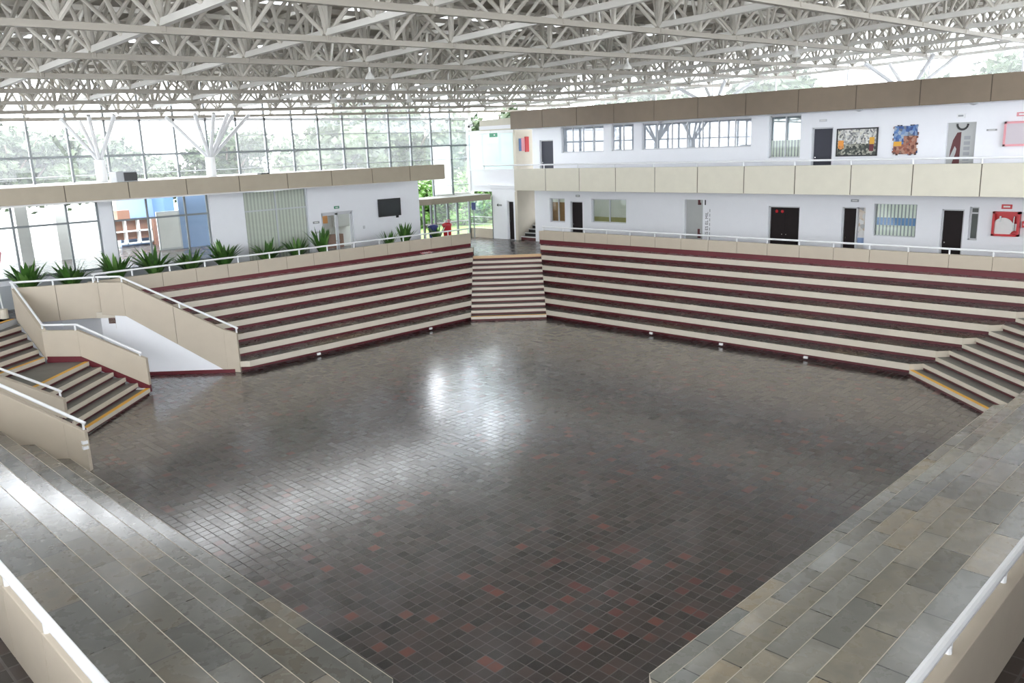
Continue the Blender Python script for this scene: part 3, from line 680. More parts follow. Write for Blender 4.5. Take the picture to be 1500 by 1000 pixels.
plate('wall_sign', 'small red sign above the ground floor fire hose cabinet', 'sign', 8.06, 4.51, .32, .15, 'red', 'outdoor_white')
plate('wall_sign', 'red sign at the right edge beside the ground floor fire hose cabinet', 'sign', 7.42, 3.95, .2, .2, 'red', 'pink', d=.2)
plate('wall_sign', 'small pink sign above the upper fire hose cabinet', 'sign', 7.86, 7.52, .36, .13, 'pink', 'white_wall')
plate('door_sign', 'small dark sign over the ground floor door between the cream windows', 'sign', 27.0, 4.60, .26, .1, 'grey_steel', 'outdoor_white')
plate('door_sign', 'small dark sign over the half open ground floor door', 'sign', 13.22, 4.62, .3, .1, 'grey_steel', 'outdoor_white')
plate('door_sign', 'pale sign over the upper dark grey door beside the artwork', 'sign', 14.62, 7.63, .3, .09, 'alu', 'outdoor_white')
plate('wall_lamp', 'white bulkhead lamp over the upper poster', 'lamp', 9.72, 7.56, .26, .16, 'white_metal', 'grey_steel', d=.09)
plate('wall_sign', 'thin sign on the upper wall right of the leaf poster', 'sign', 8.74, 7.05, .32, .06, 'grey_steel', 'outdoor_white')
plate('arrow_sign', 'black left pointing arrow sign on the white panel in the far corner', 'sign', 32.62, 4.03, .01, .01, 'black')
asg = [x for x in COL.objects if x.name.startswith('arrow_sign')][0]
b = MB(); ys = [(32.80, 4.03), (32.68, 4.12), (32.68, 3.94)]
b.v += [(XW - .01, y, z) for y, z in ys] + [(XW - .003, y, z) for y, z in ys]; b.face((0, 1, 2), 'black'); b.face((5, 4, 3), 'black')
for i in range(3): b.face((i, 3 + i, 3 + (i + 1) % 3, (i + 1) % 3), 'black')
b.box((XW - .01, 32.40, 3.98), (XW - .003, 32.66, 4.07), 'grey_steel').obj('arrow', asg, 'black arrow head and bar')
# exit sign, banner
ex = thing('exit_sign', 'green hanging exit sign in front of the frosted glass in the far corner', 'sign', (30.5, 31.5, 7.58))
MB().box((30.49, 31.24, 7.60), (30.52, 31.80, 7.80), 'green_sign').obj('plate', ex)
for y in (31.3, 31.74): MB().tube((30.505, y, 7.80), (30.505, y, 7.93), .008, 'alu', 6).obj('hanger', ex)
MB().box((30.484, 31.38, 7.68), (30.49, 31.47, 7.73), 'white_wall').obj('mark', ex, 'pale marking')
bn = thing('banner', 'red and violet striped banner on the cream wall by the upper stair hall', 'banner', (32.4, 31.2, 6.83))
MB().box((32.05, 31.195, 6.85), (32.22, 31.215, 7.5), 'blue_dark').box((32.22, 31.195, 6.85), (32.5, 31.215, 7.52), 'pink').box((32.5, 31.17, 6.80), (32.78, 31.215, 7.58), 'red').obj('cloth', bn)

# balcony and fascia
bal = [(XP - .0, 5.0, 5.06, 6.05), (XP, 28.63, 5.06, 6.05)]
parapet('balcony_front', 'long cream panelled balcony front of the upper gallery on the right', [(XP, 4.03, 5.03, 6.05), (XP, 28.4, 5.03, 6.05)], .14, -1, 2.03, mat='balcony_cream', cat='balcony', gap=.03)
parapet('balcony_front', 'short recessed white balcony front at the far end of the upper gallery', [(29.25, 28.5, 5.06, 6.0), (29.25, 30.6, 5.06, 6.0)], .14, -1, 3, mat='white_wall', cat='balcony')
handrail('handrail', 'white handrail along the upper gallery balcony', [(XP + .08, 4.03, 6.22), (XP + .08, 30.6, 6.22)], .18, 2.03)
parapet('roof_fascia', 'long tan panelled fascia under the roof along the right gallery', [(28.58, 3.9, 7.88, 8.68), (28.58, 28.35, 7.88, 8.68)], .14, -1, 2.03, mat='fascia_tan', cat='fascia', gap=.03)
parapet('roof_fascia', 'short low cream fascia piece at the far end of the right gallery', [(28.7, 28.4, 7.88, 8.42), (28.7, 30.6, 7.88, 8.38)], .14, -1, 3, mat='balcony_cream', cat='fascia')
parapet('roof_fascia', 'tan panelled fascia along the roof edge of the left building', [(25.0, YP, 5.77, 6.42), (3.0, YP, 5.83, 6.32)], .14, -1, 2.02, mat='fascia_left', cat='fascia', gap=.03)
# soffit lights under the balcony and roof
for i, (y, z) in enumerate([(27.4, 5.06), (22.2, 5.06), (19.0, 5.06), (13.2, 5.06), (9.0, 5.06), (26.5, 7.93), (21.0, 7.93), (12.6, 7.93), (8.9, 7.93)]):
    k = ['first from the stair hall', 'second from the stair hall', 'third from the stair hall', 'fourth from the stair hall', 'nearest the fire hose cabinet'][i] if i < 5 else ['above the grey upper door', 'above the long upper window', 'above the framed artwork', 'above the leaf poster'][i - 5]
    ln = thing('ceiling_light', ('small grey light under the balcony, ' if i < 5 else 'small grey light under the roof edge, ') + k, 'ceiling light', (30.2, y, z - .06), 'soffit lights')
    MB().lathe([(.09, 0), (.13, .02), (.13, .06)], 'alu', (30.2, y, z - .06), 14).obj('housing', ln)
    MB().lathe([(.03, -.02), (.085, -.002)], 'grey_steel', (30.2, y, z - .06), 14).obj('lens', ln)

# ------------------------------------------------------------------ left building
lw = [(3.0, 10.99, 3.18, 5.74), (11.45, 15.18, 3.05, 5.70), (16.66, 19.66, 2.35, 5.66), (20.27, 21.97, ZW, 4.51)]
wall_with_holes('wall_left', 'white and grey ground floor wall with large windows behind the potted plants', 1, YW, .25, -6, 25.85, ZW, 5.78, lw)
struct(MB().box((-6, YW - .03, ZW), (15.2, YW, 3.02), 'grey_wall').obj('wall_left_base'), 'low grey wall under the left windows', 'wall')
struct(MB().box((-6, YP + .1, 5.75), (25.0, 45.3, 5.9), 'outdoor_white').obj('ceiling_left'), 'flat white roof slab of the left building', 'ceiling')
window('wide window at the far left with white columns outside', 1, YW, *lw[0], 0, 'glass_clear', frame='mullion', fw=.07, mull=[4.5, 6.3, 8.17, 9.92], transom=[4.95])
window('wide window showing the blue room with wooden shelves', 1, YW, *lw[1], 0, 'glass_clear', frame='mullion', fw=.07, mull=[12.75, 14.24], transom=[4.90])
window('window with grey vertical curtains drawn behind it', 1, YW, *lw[2], 1, 'glass_clear', frame='alu', fw=.05, transom=[4.83], extra=[(2.4, 5.6, 'curtain_stripe')])
door('glazed double door with aluminium frame left of the wall television', 1, YW, *lw[3], 'glass_clear', leaves=2)
dl = [x for x in COL.objects if x.name.startswith('door_')and x.type == 'EMPTY'][-1]
for a, b_ in ((20.32, 20.39), (21.05, 21.19), (21.85, 21.92)): MB().box((a, YW + .10, ZW), (b_, YW + .17, 4.46), 'alu').obj('stile', dl)
MB().box((20.3, YW + .10, 4.36), (21.95, YW + .17, 4.46), 'alu').obj('rail', dl)
struct(MB().box((22.0, 38, ZW), (27.0, 38.2, 5.7), 'outdoor_white').box((22.0, 37.6, ZW), (25.0, 38, 2.9), 'wood').box((24.6, 37.4, 3.3), (25.6, 38, 4.6), 'concrete').box((22.8, 37.9, 3.5), (24.3, 38, 4.3), 'orange').obj('wall_room_back'), 'pale back wall of the room behind the glazed door', 'wall')
# television
tv = thing('television', 'flat grey television mounted on the white wall of the left building', 'television', (24.0, YW - .1, 4.08))
MB().box((23.34, YW - .11, 4.08), (24.63, YW - .04, 4.90), 'black').obj('bezel', tv, bevel=.01)
MB().box((23.39, YW - .114, 4.14), (24.58, YW - .108, 4.86), 'screen').obj('screen', tv)
MB().box((24.36, YW - .1, 3.98), (24.48, YW - .04, 4.09), 'black').obj('sensor_box', tv)
MB().box((23.8, YW - .05, 4.3), (24.2, YW - .001, 4.7), 'black').obj('wall_bracket', tv)
def plate_y(name, label, x, z, w, h, mat):
    root = thing(name, label, 'sign', (x, YW, z)); MB().box((x - w / 2, YW - .02, z - h / 2), (x + w / 2, YW - .003, z + h / 2), mat).obj('plate', root)
    MB().box((x - w * .3, YW - .023, z - h * .2), (x + w * .3, YW - .02, z + h * .2), 'outdoor_white').obj('mark', root)
plate_y('door_sign', 'small dark green sign above the glazed double door', 21.1, 4.70, .26, .11, 'green_sign')
plate_y('wall_sign', 'dark nameplate left of the glazed double door, the upper one', 19.98, 4.12, .32, .1, 'grey_steel')
plate_y('wall_sign', 'thin nameplate left of the glazed double door, the lower one', 20.02, 3.68, .28, .06, 'grey_steel')
tag(MB().box((22.45, YW - .03, 3.62), (22.55, YW, 3.76), 'alu').obj('wall_switch'), 'small grey wall switch right of the glazed double door', 'switch')

# rooms seen through the left windows
struct(MB().box((18.3, 50.6, ZW), (20.4, 50.8, 5.75), 'blue_wall').obj('wall_blue_room'), 'pale blue back wall of the left room', 'wall')
struct(MB().box((20.4, 49.0, ZW), (21.0, 50.8, 5.75), 'blue_dark').box((19.9, 45.9, ZW), (24.5, 46.0, 5.75), 'blue_wall').obj('column'), 'darker blue pier and blue side wall in the left room', 'column')
sh = thing('shelf_unit', 'low wooden pigeonhole shelf with white frame in the blue room', 'shelf', (18.9, 50.2, ZW))
MB().box((17.7, 50.2, 2.6), (19.9, 50.5, 3.75), 'wood').obj('back_panel', sh)
b = MB()
for x in (17.65, 18.35, 19.1, 19.8): b.box((x, 49.8, 2.35), (x + .08, 50.3, 3.75), 'outdoor_white')
for z in (2.35, 3.05, 3.7): b.box((17.65, 49.8, z), (19.88, 50.3, z + .07), 'outdoor_white')
b.obj('frame', sh, 'white frame')
MB().box((19.9, 49.6, ZW), (20.7, 50.4, 3.7), 'wood').obj('end_cabinet', sh)
tag(MB().box((18.0, 49.8, 3.78), (18.7, 50.3, 4.3), 'wood').obj('wooden_crate'), 'wooden box on top of the white framed shelf', 'box')
struct(MB().box((18.7, 45.85, ZW + .1), (19.8, 45.92, 4.2), 'outdoor_white').box((18.62, 45.88, ZW), (19.9, 45.98, 4.3), 'alu').obj('door_' + str(dn[0] + 1)), 'white door in the blue room', 'door')
tag(MB().box((21.0, 44.0, 5.35), (21.7, 44.5, 5.58), 'black').tube((21.3, 44.2, 5.5), (21.3, 44.2, 5.75), .04, 'black', 6).obj('ceiling_projector'), 'dark projector under the ceiling of the blue room', 'projector')
for i, (x, y) in enumerate([(13.75, 46.5), (11.75, 45.7)]):
    struct(MB().box((x, y, ZW), (x + .55, y + .9, 5.75), 'outdoor_white').obj('column'), 'square white outdoor column seen through the far left window, ' + ['right one', 'left one'][i], 'column')
struct(MB().box((-20, 70, ZW - .2), (16, 70.4, 4.6), 'outdoor_white').obj('wall_outdoor'), 'long white garden wall outside the left windows', 'wall')

# equipment on the left roof edge
eq = thing('speaker_box', 'grey and black equipment box on the roof edge of the left building', 'speaker', (11.1, 29.6, 6.4))
MB().box((10.75, 29.35, 6.30), (11.45, 29.9, 6.70), 'grey_wall').obj('housing', eq, bevel=.02)
MB().box((11.0, 29.33, 6.38), (11.44, 29.35, 6.66), 'black').obj('front_grille', eq)
tag(MB().box((16.15, 29.5, 6.30), (16.5, 29.8, 6.42), 'black').obj('cable_box'), 'small flat black box on the left roof edge beside a column', 'box')
struct(MB().box((-6, YP + .15, 5.9), (24.9, YG + 1, 6.30), 'outdoor_white').obj('trim_1'), 'white roof upstand behind the left fascia', 'trim')

# ------------------------------------------------------------------ tall glass wall
gw = thing('window_' + str(wn[0] + 1), 'tall glass curtain wall with thin mullions above the left building', 'window', (14, YG, 5.9), kind='structure')
mx = [32.0 - 1.385 * k for k in range(0, 26)]
for k, x in enumerate(mx):
    zb = 4.62 if x > 29 else 5.9
    if k == 0: MB().box((x - .10, YG - .08, 4.6), (x + .12, YG + .14, rz(x, YG) + 1.5), 'white_metal').obj('mullion', gw, 'thick white corner mullion')
    else: MB().box((x - .04, YG - .06, zb), (x + .04, YG + .06, rz(x, YG) + 1.5), 'mullion').obj('mullion', gw)
for z, h, x0_, x1_, mt_ in ((7.27, .09, mx[-1], 32, 'mullion'), (7.98, .04, 18.2, 32, 'alu'), (6.55, .04, mx[-1], 32, 'alu'), (5.95, .08, mx[-1], 29.2, 'white_metal'), (4.66, .09, 29.2, 32, 'white_metal'), (5.15, .03, 29.2, 32, 'alu')):
    MB().box((x0_, YG - .035, z - h / 2), (x1_, YG + .035, z + h / 2), mt_).obj('transom', gw)
MB().box((mx[-1], YG - .06, rz(16, YG) - .10), (32, YG + .06, rz(16, YG) + .02), 'alu').obj('head', gw)
for k in range(25):
    a, b_ = mx[k + 1], mx[k]
    MB().box((a + .02, YG - .006, 4.62 if a > 29 else 5.9), (b_ - .02, YG + .006, rz(a, YG) + 1.5), 'glass' if a > 18.1 else 'glass_tall').obj('pane', gw)
MB().box((29.25, YG + .02, 4.7), (30.55, YG + .05, 7.25), 'opal').obj('blank_panel', gw, 'white blank panel')
# right return: frosted glass at the upper level, entrance glass below
fz = thing('window_' + str(wn[0] + 2), 'large frosted glass pane behind the green exit sign', 'window', (XW, 33, 5.9), kind='structure')
MB().box((XW, 31.4, 5.9), (XW + .02, 34.85, 7.85), 'frosted').obj('pane', fz)
MB().box((XW - .03, 31.35, 5.85), (XW + .05, 34.9, 5.95), 'white_metal').box((XW - .03, 31.35, 7.8), (XW + .05, 34.9, 8.0), 'white_metal').box((XW - .04, 34.8, 4.6), (XW + .05, 34.98, 8.5), 'white_metal').obj('frame', fz)
struct(MB().box((XW, 31.35, 4.75), (XW + .1, 34.9, 5.9), 'white_wall').obj('wall_spandrel'), 'white spandrel below the frosted glass', 'wall')
# curved canopy over the entrance
cp = MB()
prev = None
arc = [(26.4, 34.9), (26.4, 34.2), (26.6, 33.75), (27.0, 33.45), (27.6, 33.3), (29.5, 33.25), (31.75, 33.2), (31.75, 34.9)]
cp.prism(arc, 4.32, 4.62, 'fascia_left', 'concrete')
struct(cp.obj('trim_2'), 'tan curved canopy edge over the glass entrance', 'trim')
en = thing('window_' + str(wn[0] + 3), 'entrance glass wall with dark posts and the green garden behind', 'window', (29, YG, ZW), kind='structure')
for x in (28.45, 28.97, 29.25, 30.15, 30.85, 31.75): MB().box((x - .05, YG - .05, ZW), (x + .05, YG + .05, 4.32), 'mullion').obj('post', en)
for z in (3.15, 4.28): MB().box((28.4, YG - .02, z - .03), (31.8, YG + .02, z + .03), 'white_metal').obj('transom', en)
for a, b_ in ((28.97, 29.25), (29.25, 30.15), (30.15, 30.85), (30.85, 31.75)): MB().box((a + .05, YG - .005, ZW), (b_ - .05, YG + .005, 4.3), 'glass_clear').obj('pane', en)
er = thing('window_' + str(wn[0] + 4), 'side glass of the entrance above a low cream base', 'window', (XW, 34, ZW), kind='structure')
MB().box((XW, 33.2, ZW), (XW + .12, 34.95, 2.72), 'beige').obj('base', er, 'low cream base')
MB().box((XW + .05, 33.2, 2.72), (XW + .062, 34.95, 4.45), 'glass_clear').obj('pane', er)
MB().box((XW, 33.12, ZW), (XW + .1, 33.2, 4.5), 'mullion').obj('post', er)
for z in (2.95, 3.35): MB().tube((XW + .02, 33.2, z), (XW + .02, 34.95, z), .022, 'white_metal', 8).obj('rail', er, 'white guard rail')
tag(MB().box((XW - .25, 34.28, 3.75), (XW - .2, 34.58, 4.15), 'blue_bin').tube((XW - .22, 34.43, ZW), (XW - .22, 34.43, 3.8), .03, 'mullion', 6).obj('standing_sign'), 'small dark blue sign on a post by the glass entrance', 'sign')

# bins
def bin_(label, x, y, body, wide, h):
    root = thing('waste_bin', label, 'bin', (x, y, ZW))
    b = MB(); n = 12
    o = [( .8 * wide / 2, 0), (wide / 2, h * .86)]
    b.lathe([(.74 * wide / 2, 0), (wide / 2, h * .86), (wide / 2 + .03, h * .86), (wide / 2 + .03, h * .9)], body, (x, y, ZW), 4 if wide > .5 else 16).obj('body', root)
    b = MB().lathe([(wide / 2 + .05, h * .9), (wide / 2 + .04, h * .95), (wide / 3, h), (.04, h * 1.01)], body, (x, y, ZW), 4 if wide > .5 else 16); b.obj('lid', root)
    return root
rb = bin_('red wheeled bin with papers on top by the glass entrance', 28.6, 33.3, 'red', .62, 1.12)
MB().lathe([(.02, 0), (.1, .03), (.11, .12), (.05, .18)], 'pink', (28.66, 33.25, ZW + 1.12), 8).lathe([(.02, 0), (.1, .03), (.08, .12), (.03, .15)], 'outdoor_white', (28.52, 33.28, ZW + 1.12), 8).obj('crumpled_paper', rb, 'crumpled pale papers')
bin_('small dark blue bin with a domed lid beside the last potted plant', 27.3, 32.9, 'blue_bin', .48, 1.15)
tag(MB().box((26.2, 33.0, ZW), (26.35, 33.6, 4.3), 'black').box((25.95, 32.4, ZW + .9), (26.05, 32.5, 4.1), 'black').obj('folded_gate'), 'black folded gate leaf at the end of the left white wall', 'gate')

# ------------------------------------------------------------------ potted plants
def leaf_blade(b, base, az, lean, length, width, mat):
    """an arching, folded blade"""
    n = 6; P = []
    d = Vector((math.cos(az), math.sin(az), 0)); s = Vector((-math.sin(az), math.cos(az), 0))
    pos = Vector(base); ang = lean * .35
    for i in range(n + 1):
        u = i / n; w = width * math.sin(math.pi * (.10 + .88 * u)) ** .8 if i < n else .004
        P.append((pos - s * w, pos + Vector((0, 0, -.15 * w)), pos + s * w))
        ang += lean * .65 / n * 1.6
        pos = pos + (d * math.sin(ang) + Vector((0, 0, 1)) * math.cos(ang)) * length / n
    o = len(b.v)
    for tr in P: b.v += [tuple(q) for q in tr]
    for i in range(n):
        for k in (0, 1):
            q = o + i * 3 + k; b.face((q, q + 1, q + 4, q + 3), mat)
def plant(seed, nl, hmin, hmax, lean, width):
    rnd = random.Random(seed)
    root = thing('potted_plant', 'x', 'potted plant', (0, 0, 0), 'potted plants along the left walkway')
    MB().lathe([(.17, 0), (.24, .60), (.27, .60), (.27, .66), (.22, .66), (.20, .62)], 'pot', (0, 0, 0), 18).obj('pot', root, smooth=False)
    MB().lathe([(.19, .60), (.19, .63)], 'bark', (0, 0, 0), 14).obj('soil', root)
    b = MB()
    for i in range(nl):
        az = rnd.uniform(0, 2 * math.pi); l = rnd.uniform(.2, 1) * lean
        leaf_blade(b, (.10 * math.cos(az), .10 * math.sin(az), .62), az, l, rnd.uniform(hmin, hmax), width * rnd.uniform(.8, 1.3), 'leaf' if rnd.random() < .75 else 'leaf_light')
    b.obj('foliage', root)
    return root
protos = [plant(1, 46, .55, 1.25, .85, .075), plant(2, 52, .5, 1.2, .95, .07), plant(3, 30, .6, 1.25, .65, .06)]
pl = [(7.9, 30.6, 0, 1.0), (9.25, 30.6, 1, 1.0), (10.75, 30.6, 0, 1.0), (12.1, 30.6, 1, 1.08), (13.45, 30.6, 1, .95), (14.8, 30.6, 0, 1.0), (16.65, 30.6, 1, .98), (18.0, 30.6, 0, .88), (19.25, 30.6, 2, 1.08), (22.75, 30.6, 2, .82), (23.65, 30.6, 2, .95), (25.85, 30.9, 2, .78)]
where = ['at the far left end of the left walkway rail', 'in front of the middle of the far left window', 'before the white column between the wide windows',
         'before the wooden shelves of the blue room', 'before the white door of the blue room', 'before the pale wall right of the blue room',
         'in front of the left part of the grey curtains', 'before the right part of the grey curtains', 'just left of the glazed double door',
         'below the left edge of the wall television', 'below the right edge of the wall television', 'beside the small dark blue bin']
seen = set()
for i, (x, y, k, s) in enumerate(pl):
    o = protos[k] if k not in seen else copy_tree(protos[k]); seen.add(k)
    o.location = (x, y, ZW); o.rotation_euler = (0, 0, i * 1.9); o.scale = (s * 1.1, s * 1.1, s)
    o['label'] = 'green leafy plant in a pot ' + where[i]

# flag and pole at the left edge
fl = thing('flag', 'draped pink, white and blue flag on a white pole at the left edge', 'flag', (7.0, 30.4, ZW))
MB().lathe([(.13, 0), (.13, .3), (.05, .32)], 'cream_pillar', (7.02, 30.4, ZW), 14).obj('base', fl, 'cream flag stand')
MB().tube((7.02, 30.4, ZW + .3), (6.85, 30.4, 5.4), .025, 'white_metal', 8).obj('pole', fl)
b = MB(); ns = 7; rows = [(5.25, .10), (4.95, .22), (4.6, .30), (4.3, .24), (4.05, .10)]
o = len(b.v)
for z, w in rows:
    for i in range(ns): b.v.append((6.88 + w * i / (ns - 1) * 1.2, 30.36 + .05 * math.sin(i * 2.1), z - .05 * i))
for j in range(len(rows) - 1):
    for i in range(ns - 1): b.face((o + j * ns + i, o + j * ns + i + 1, o + (j + 1) * ns + i + 1, o + (j + 1) * ns + i), ['pink', 'red', 'pink', 'outdoor_white', 'blue_dark', 'pink'][i])
b.obj('cloth', fl)

# paper left on a seat row and small floor boxes
pp = thing('paper_sheets', 'crumpled pink and white papers on the top row of the far left bank', 'papers', (23.4, 29.35 - .2, 7 * r))
for k in range(5):
    x = 23.15 + .12 * k; z = 7 * r
    MB().hexa([(x, 28.72, z + .004), (x + .2, 28.70 + .02 * k, z + .03 + .02 * (k % 2)), (x + .24, 28.92, z + .02), (x + .03, 28.95, z + .06), (x, 28.72, z + .008), (x + .2, 28.70 + .02 * k, z + .035 + .02 * (k % 2)), (x + .24, 28.92, z + .025), (x + .03, 28.95, z + .065)], ['pink', 'outdoor_white', 'skin_paper'][k % 3]).obj('sheet', pp)
for x, y, lb in ((X1 - .03, 17.76, 'small white socket at the far right bank foot, nearest the stairs'), (X1 - .03, 14.8, 'small white socket at the foot of the far right bank, the middle one'), (X1 - .03, 11.7, 'small white socket at the foot of the far right bank, the rightmost'), (20.6, Y1 - .03, 'small white socket at the far left bank foot, nearer the stairs'), (15.4, Y1 - .03, 'small white socket at the far left bank foot, farther from the stairs')):
    tag(MB().box((x - .03, y - .07, .05), (x + .03, y + .07, .13), 'white_metal').obj('floor_socket', bevel=.01) if x > 24 else MB().box((x - .07, y - .03, .05), (x + .07, y + .03, .13), 'white_metal').obj('floor_socket', bevel=.01), lb, 'socket', 'sockets at the foot of the banks')
tag(MB().box((5.72, 19.93, .55), (5.84, 20.03, .62), 'white_metal').box((5.72, 19.93, .68), (5.84, 20.03, .75), 'white_metal').obj('wall_hook'), 'pair of small white brackets on the end of the big near left parapet', 'bracket')

# ------------------------------------------------------------------ space frame and roof
G = 3.25
xs = [6.41 + G * k for k in range(-4, 10)]
ysr = [14.55 + G * k for k in range(-6, 7)]
DEP = 1.35
sf = thing('space_frame', 'grey steel space frame carrying the whole roof', 'roof truss', (15, 15, 9))
xa, xb = xs[0], xs[-1]; ya, yb = ysr[0], ysr[-1]
for y in ysr: MB().bar((xa, y, rz(xa, y)), (xb, y, rz(xb, y)), .13, .11, 'truss_dark').obj('lower_chord', sf)
for x in xs: MB().bar((x, ya, rz(x, ya) + .12), (x, yb, rz(x, yb) + .12), .12, .12, 'truss_light').obj('cross_chord', sf, 'pale cross chord')
for k in range((len(ysr) - 1) * 2):
    y = ysr[0] + G / 4 + k * G / 2; MB().bar((xa, y, rz(xa, y) + DEP), (xb, y, rz(xb, y) + DEP), .11, .11, 'truss').obj('upper_chord', sf)
for k in range((len(xs) - 1) * 2):
    x = xs[0] + G / 4 + k * G / 2; MB().bar((x, ya, rz(x, ya) + DEP + .1), (x, yb, rz(x, yb) + DEP + .1), .09, .11, 'truss').obj('upper_cross_chord', sf)
webs = []
for i in range((len(xs) - 1) * 2 + 1):
    for j, y in enumerate(ysr):
        x = xs[0] + i * G / 2
        lo = Vector((x, y, rz(x, y) + .06))
        for sx in (-1, 1):
            for sy in (-1, 1):
                ux, uy = x + sx * G / 4, y + sy * G / 4
                if xa <= ux <= xb and ya <= uy <= yb: webs.append((lo, Vector((ux, uy, rz(ux, uy) + DEP)), .042))
        webs.append((lo, Vector((x, y, rz(x, y) + DEP + .05)), .065 if i % 2 == 0 else .05))
        # secondary webs along the cross chords
        if i % 2 == 0 and j < len(ysr) - 1:
            my = y + G / 2; ml = Vector((x, my, rz(x, my) + .12))
            for sx in (-1, 1):
                for sy in (-1, 1):
                    ux, uy = x + sx * G / 4, my + sy * G / 4
                    if xa <= ux <= xb: webs.append((ml, Vector((ux, uy, rz(ux, uy) + DEP)), .042))
cp_ = Vector((0, 0, 7)); fw_ = Vector((R[0][2], R[1][2], R[2][2]))
def vis(wb):
    c = (wb[0] + wb[1]) / 2 - cp_
    v = Vector((sum(R[a][0] * c[a] for a in range(3)), sum(R[a][1] * c[a] for a in range(3)), sum(R[a][2] * c[a] for a in range(3))))
    if v.z < 1: return 1e9
    X, Y = 750 + CAMF * v.x / v.z, 500 + CAMF * v.y / v.z
    return v.z if -40 < X < 1540 and -20 < Y < 300 else 1e6 + v.z
webs.sort(key=vis)
for a, b_, rad in webs[:100]: MB().tube(a, b_, rad, 'truss', 8, cap=False).obj('web_member', sf)
rest = MB()
for a, b_, rad in webs[100:]: rest.tube(a, b_, rad, 'truss', 6, cap=False)
ro = rest.obj('web_lattice', sf); ro['kind'] = 'stuff'
nodes = [(x, y) for x in xs for y in ysr]
nodes.sort(key=lambda q: vis((Vector((q[0], q[1], rz(*q))), Vector((q[0], q[1], rz(*q))))))
nd = MB()
for i, (x, y) in enumerate(nodes):
    b = MB() if i < 80 else nd
    b.lathe([(.04, -.06), (.085, -.05), (.085, .06), (.05, .12)], 'truss_dark', (x, y, rz(x, y) + .02), 10)
    if i < 80: b.obj('node_plate', sf)
nd.obj('node_plates', sf)['kind'] = 'stuff'
# roof deck in strips with skylights
zt = DEP + .20
def deckprism(b, x0_, x1_, y0_, y1_, mat, dz=0, th=.06):
    b.hexa([(x0_, y0_, rz(x0_, y0_) + zt + dz), (x1_, y0_, rz(x1_, y0_) + zt + dz), (x1_, y1_, rz(x1_, y1_) + zt + dz), (x0_, y1_, rz(x0_, y1_) + zt + dz),
            (x0_, y0_, rz(x0_, y0_) + zt + th + dz), (x1_, y0_, rz(x1_, y0_) + zt + th + dz), (x1_, y1_, rz(x1_, y1_) + zt + th + dz), (x0_, y1_, rz(x0_, y1_) + zt + th + dz)], mat)
sky_rows = [(12.2, 13.3), (18.9, 19.8), (25.4, 26.2), (5.6, 6.8)]
dk = MB(); yy = ya - 1
for (s0, s1) in sorted(sky_rows) + [(yb + 1, yb + 1)]:
    deckprism(dk, xa - 1, xb + .5, yy, s0, 'deck'); yy = s1
for (s0, s1) in sky_rows:
    x = xa - 1
    for k in range(14):
        deckprism(dk, x, x + 1.5, s0, s1, 'deck'); x += 3.25
struct(dk.obj('ceiling'), 'grey roof deck above the space frame', 'ceiling')
sk = thing('window_' + str(wn[0] + 5), 'bright skylight panels in the roof deck', 'window', (15, 15, 11), kind='structure')
for (s0, s1) in sky_rows:
    x = xa - 1 + 1.5
    for k in range(13):
        b = MB(); deckprism(b, x, x + 1.75, s0, s1, 'skylight', .02, .02); b.obj('pane', sk); x += 3.25
# floodlights under the frame
for i, (x, y) in enumerate([(13.0, 17.8), (19.4, 24.3), (19.4, 14.6), (22.7, 11.3), (16.2, 24.3)]):
    z = rz(x, y) - .05
    fx = thing('pendant_lamp', 'small pale bell lamp hanging under the space frame, ' + ['left of the middle', 'above the far stairs', 'right of the middle', 'nearest the right gallery', 'above the far left bank'][i], 'lamp', (x, y, z - .35), 'bell lamps under the space frame')
    MB().tube((x, y, z), (x, y, z - .15), .03, 'truss_light', 8).obj('stem', fx)
    MB().lathe([(.13, -.30), (.11, -.23), (.05, -.15), (.035, -.12)], 'truss_light', (x, y, z), 16).obj('shade', fx)

# branching columns
def tree_column(label, x, y, zb, zj, targets, rad):
    root = thing('branching_column', label, 'column', (x, y, zb))
    MB().tube((x, y, zb), (x, y, zj), rad, 'white_metal', 16).obj('trunk', root)
    for (tx, ty) in targets: MB().tube((x, y, zj - .08), (tx, ty, rz(tx, ty)), .075, 'alu', 8).obj('branch', root)
tree_column('white branching roof column above the left building, the left one', 11.75, 33.5, 5.9, 7.12, [(10.7, 33.8), (11.2, 32.4), (12.1, 32.4), (12.6, 33.8), (11.6, 34.6)], .20)
tree_column('white branching roof column above the left building, the right one', 16.1, 33.5, 5.9, 7.08, [(14.6, 33.8), (15.25, 32.6), (15.95, 32.4), (16.65, 32.6), (17.35, 33.6), (18.1, 33.6)], .20)
for i, (x, y) in enumerate([(33.6, 12.2), (33.6, 20.5)]):
    tree_column('white branching roof column on the right building roof, the ' + ['right one', 'left one'][i], x, y, 8.1, 8.55, [(x - 1.2, y - 1.2), (x + 1.2, y - 1.2), (x - 1.2, y + 1.2), (x + 1.2, y + 1.2)], .14)
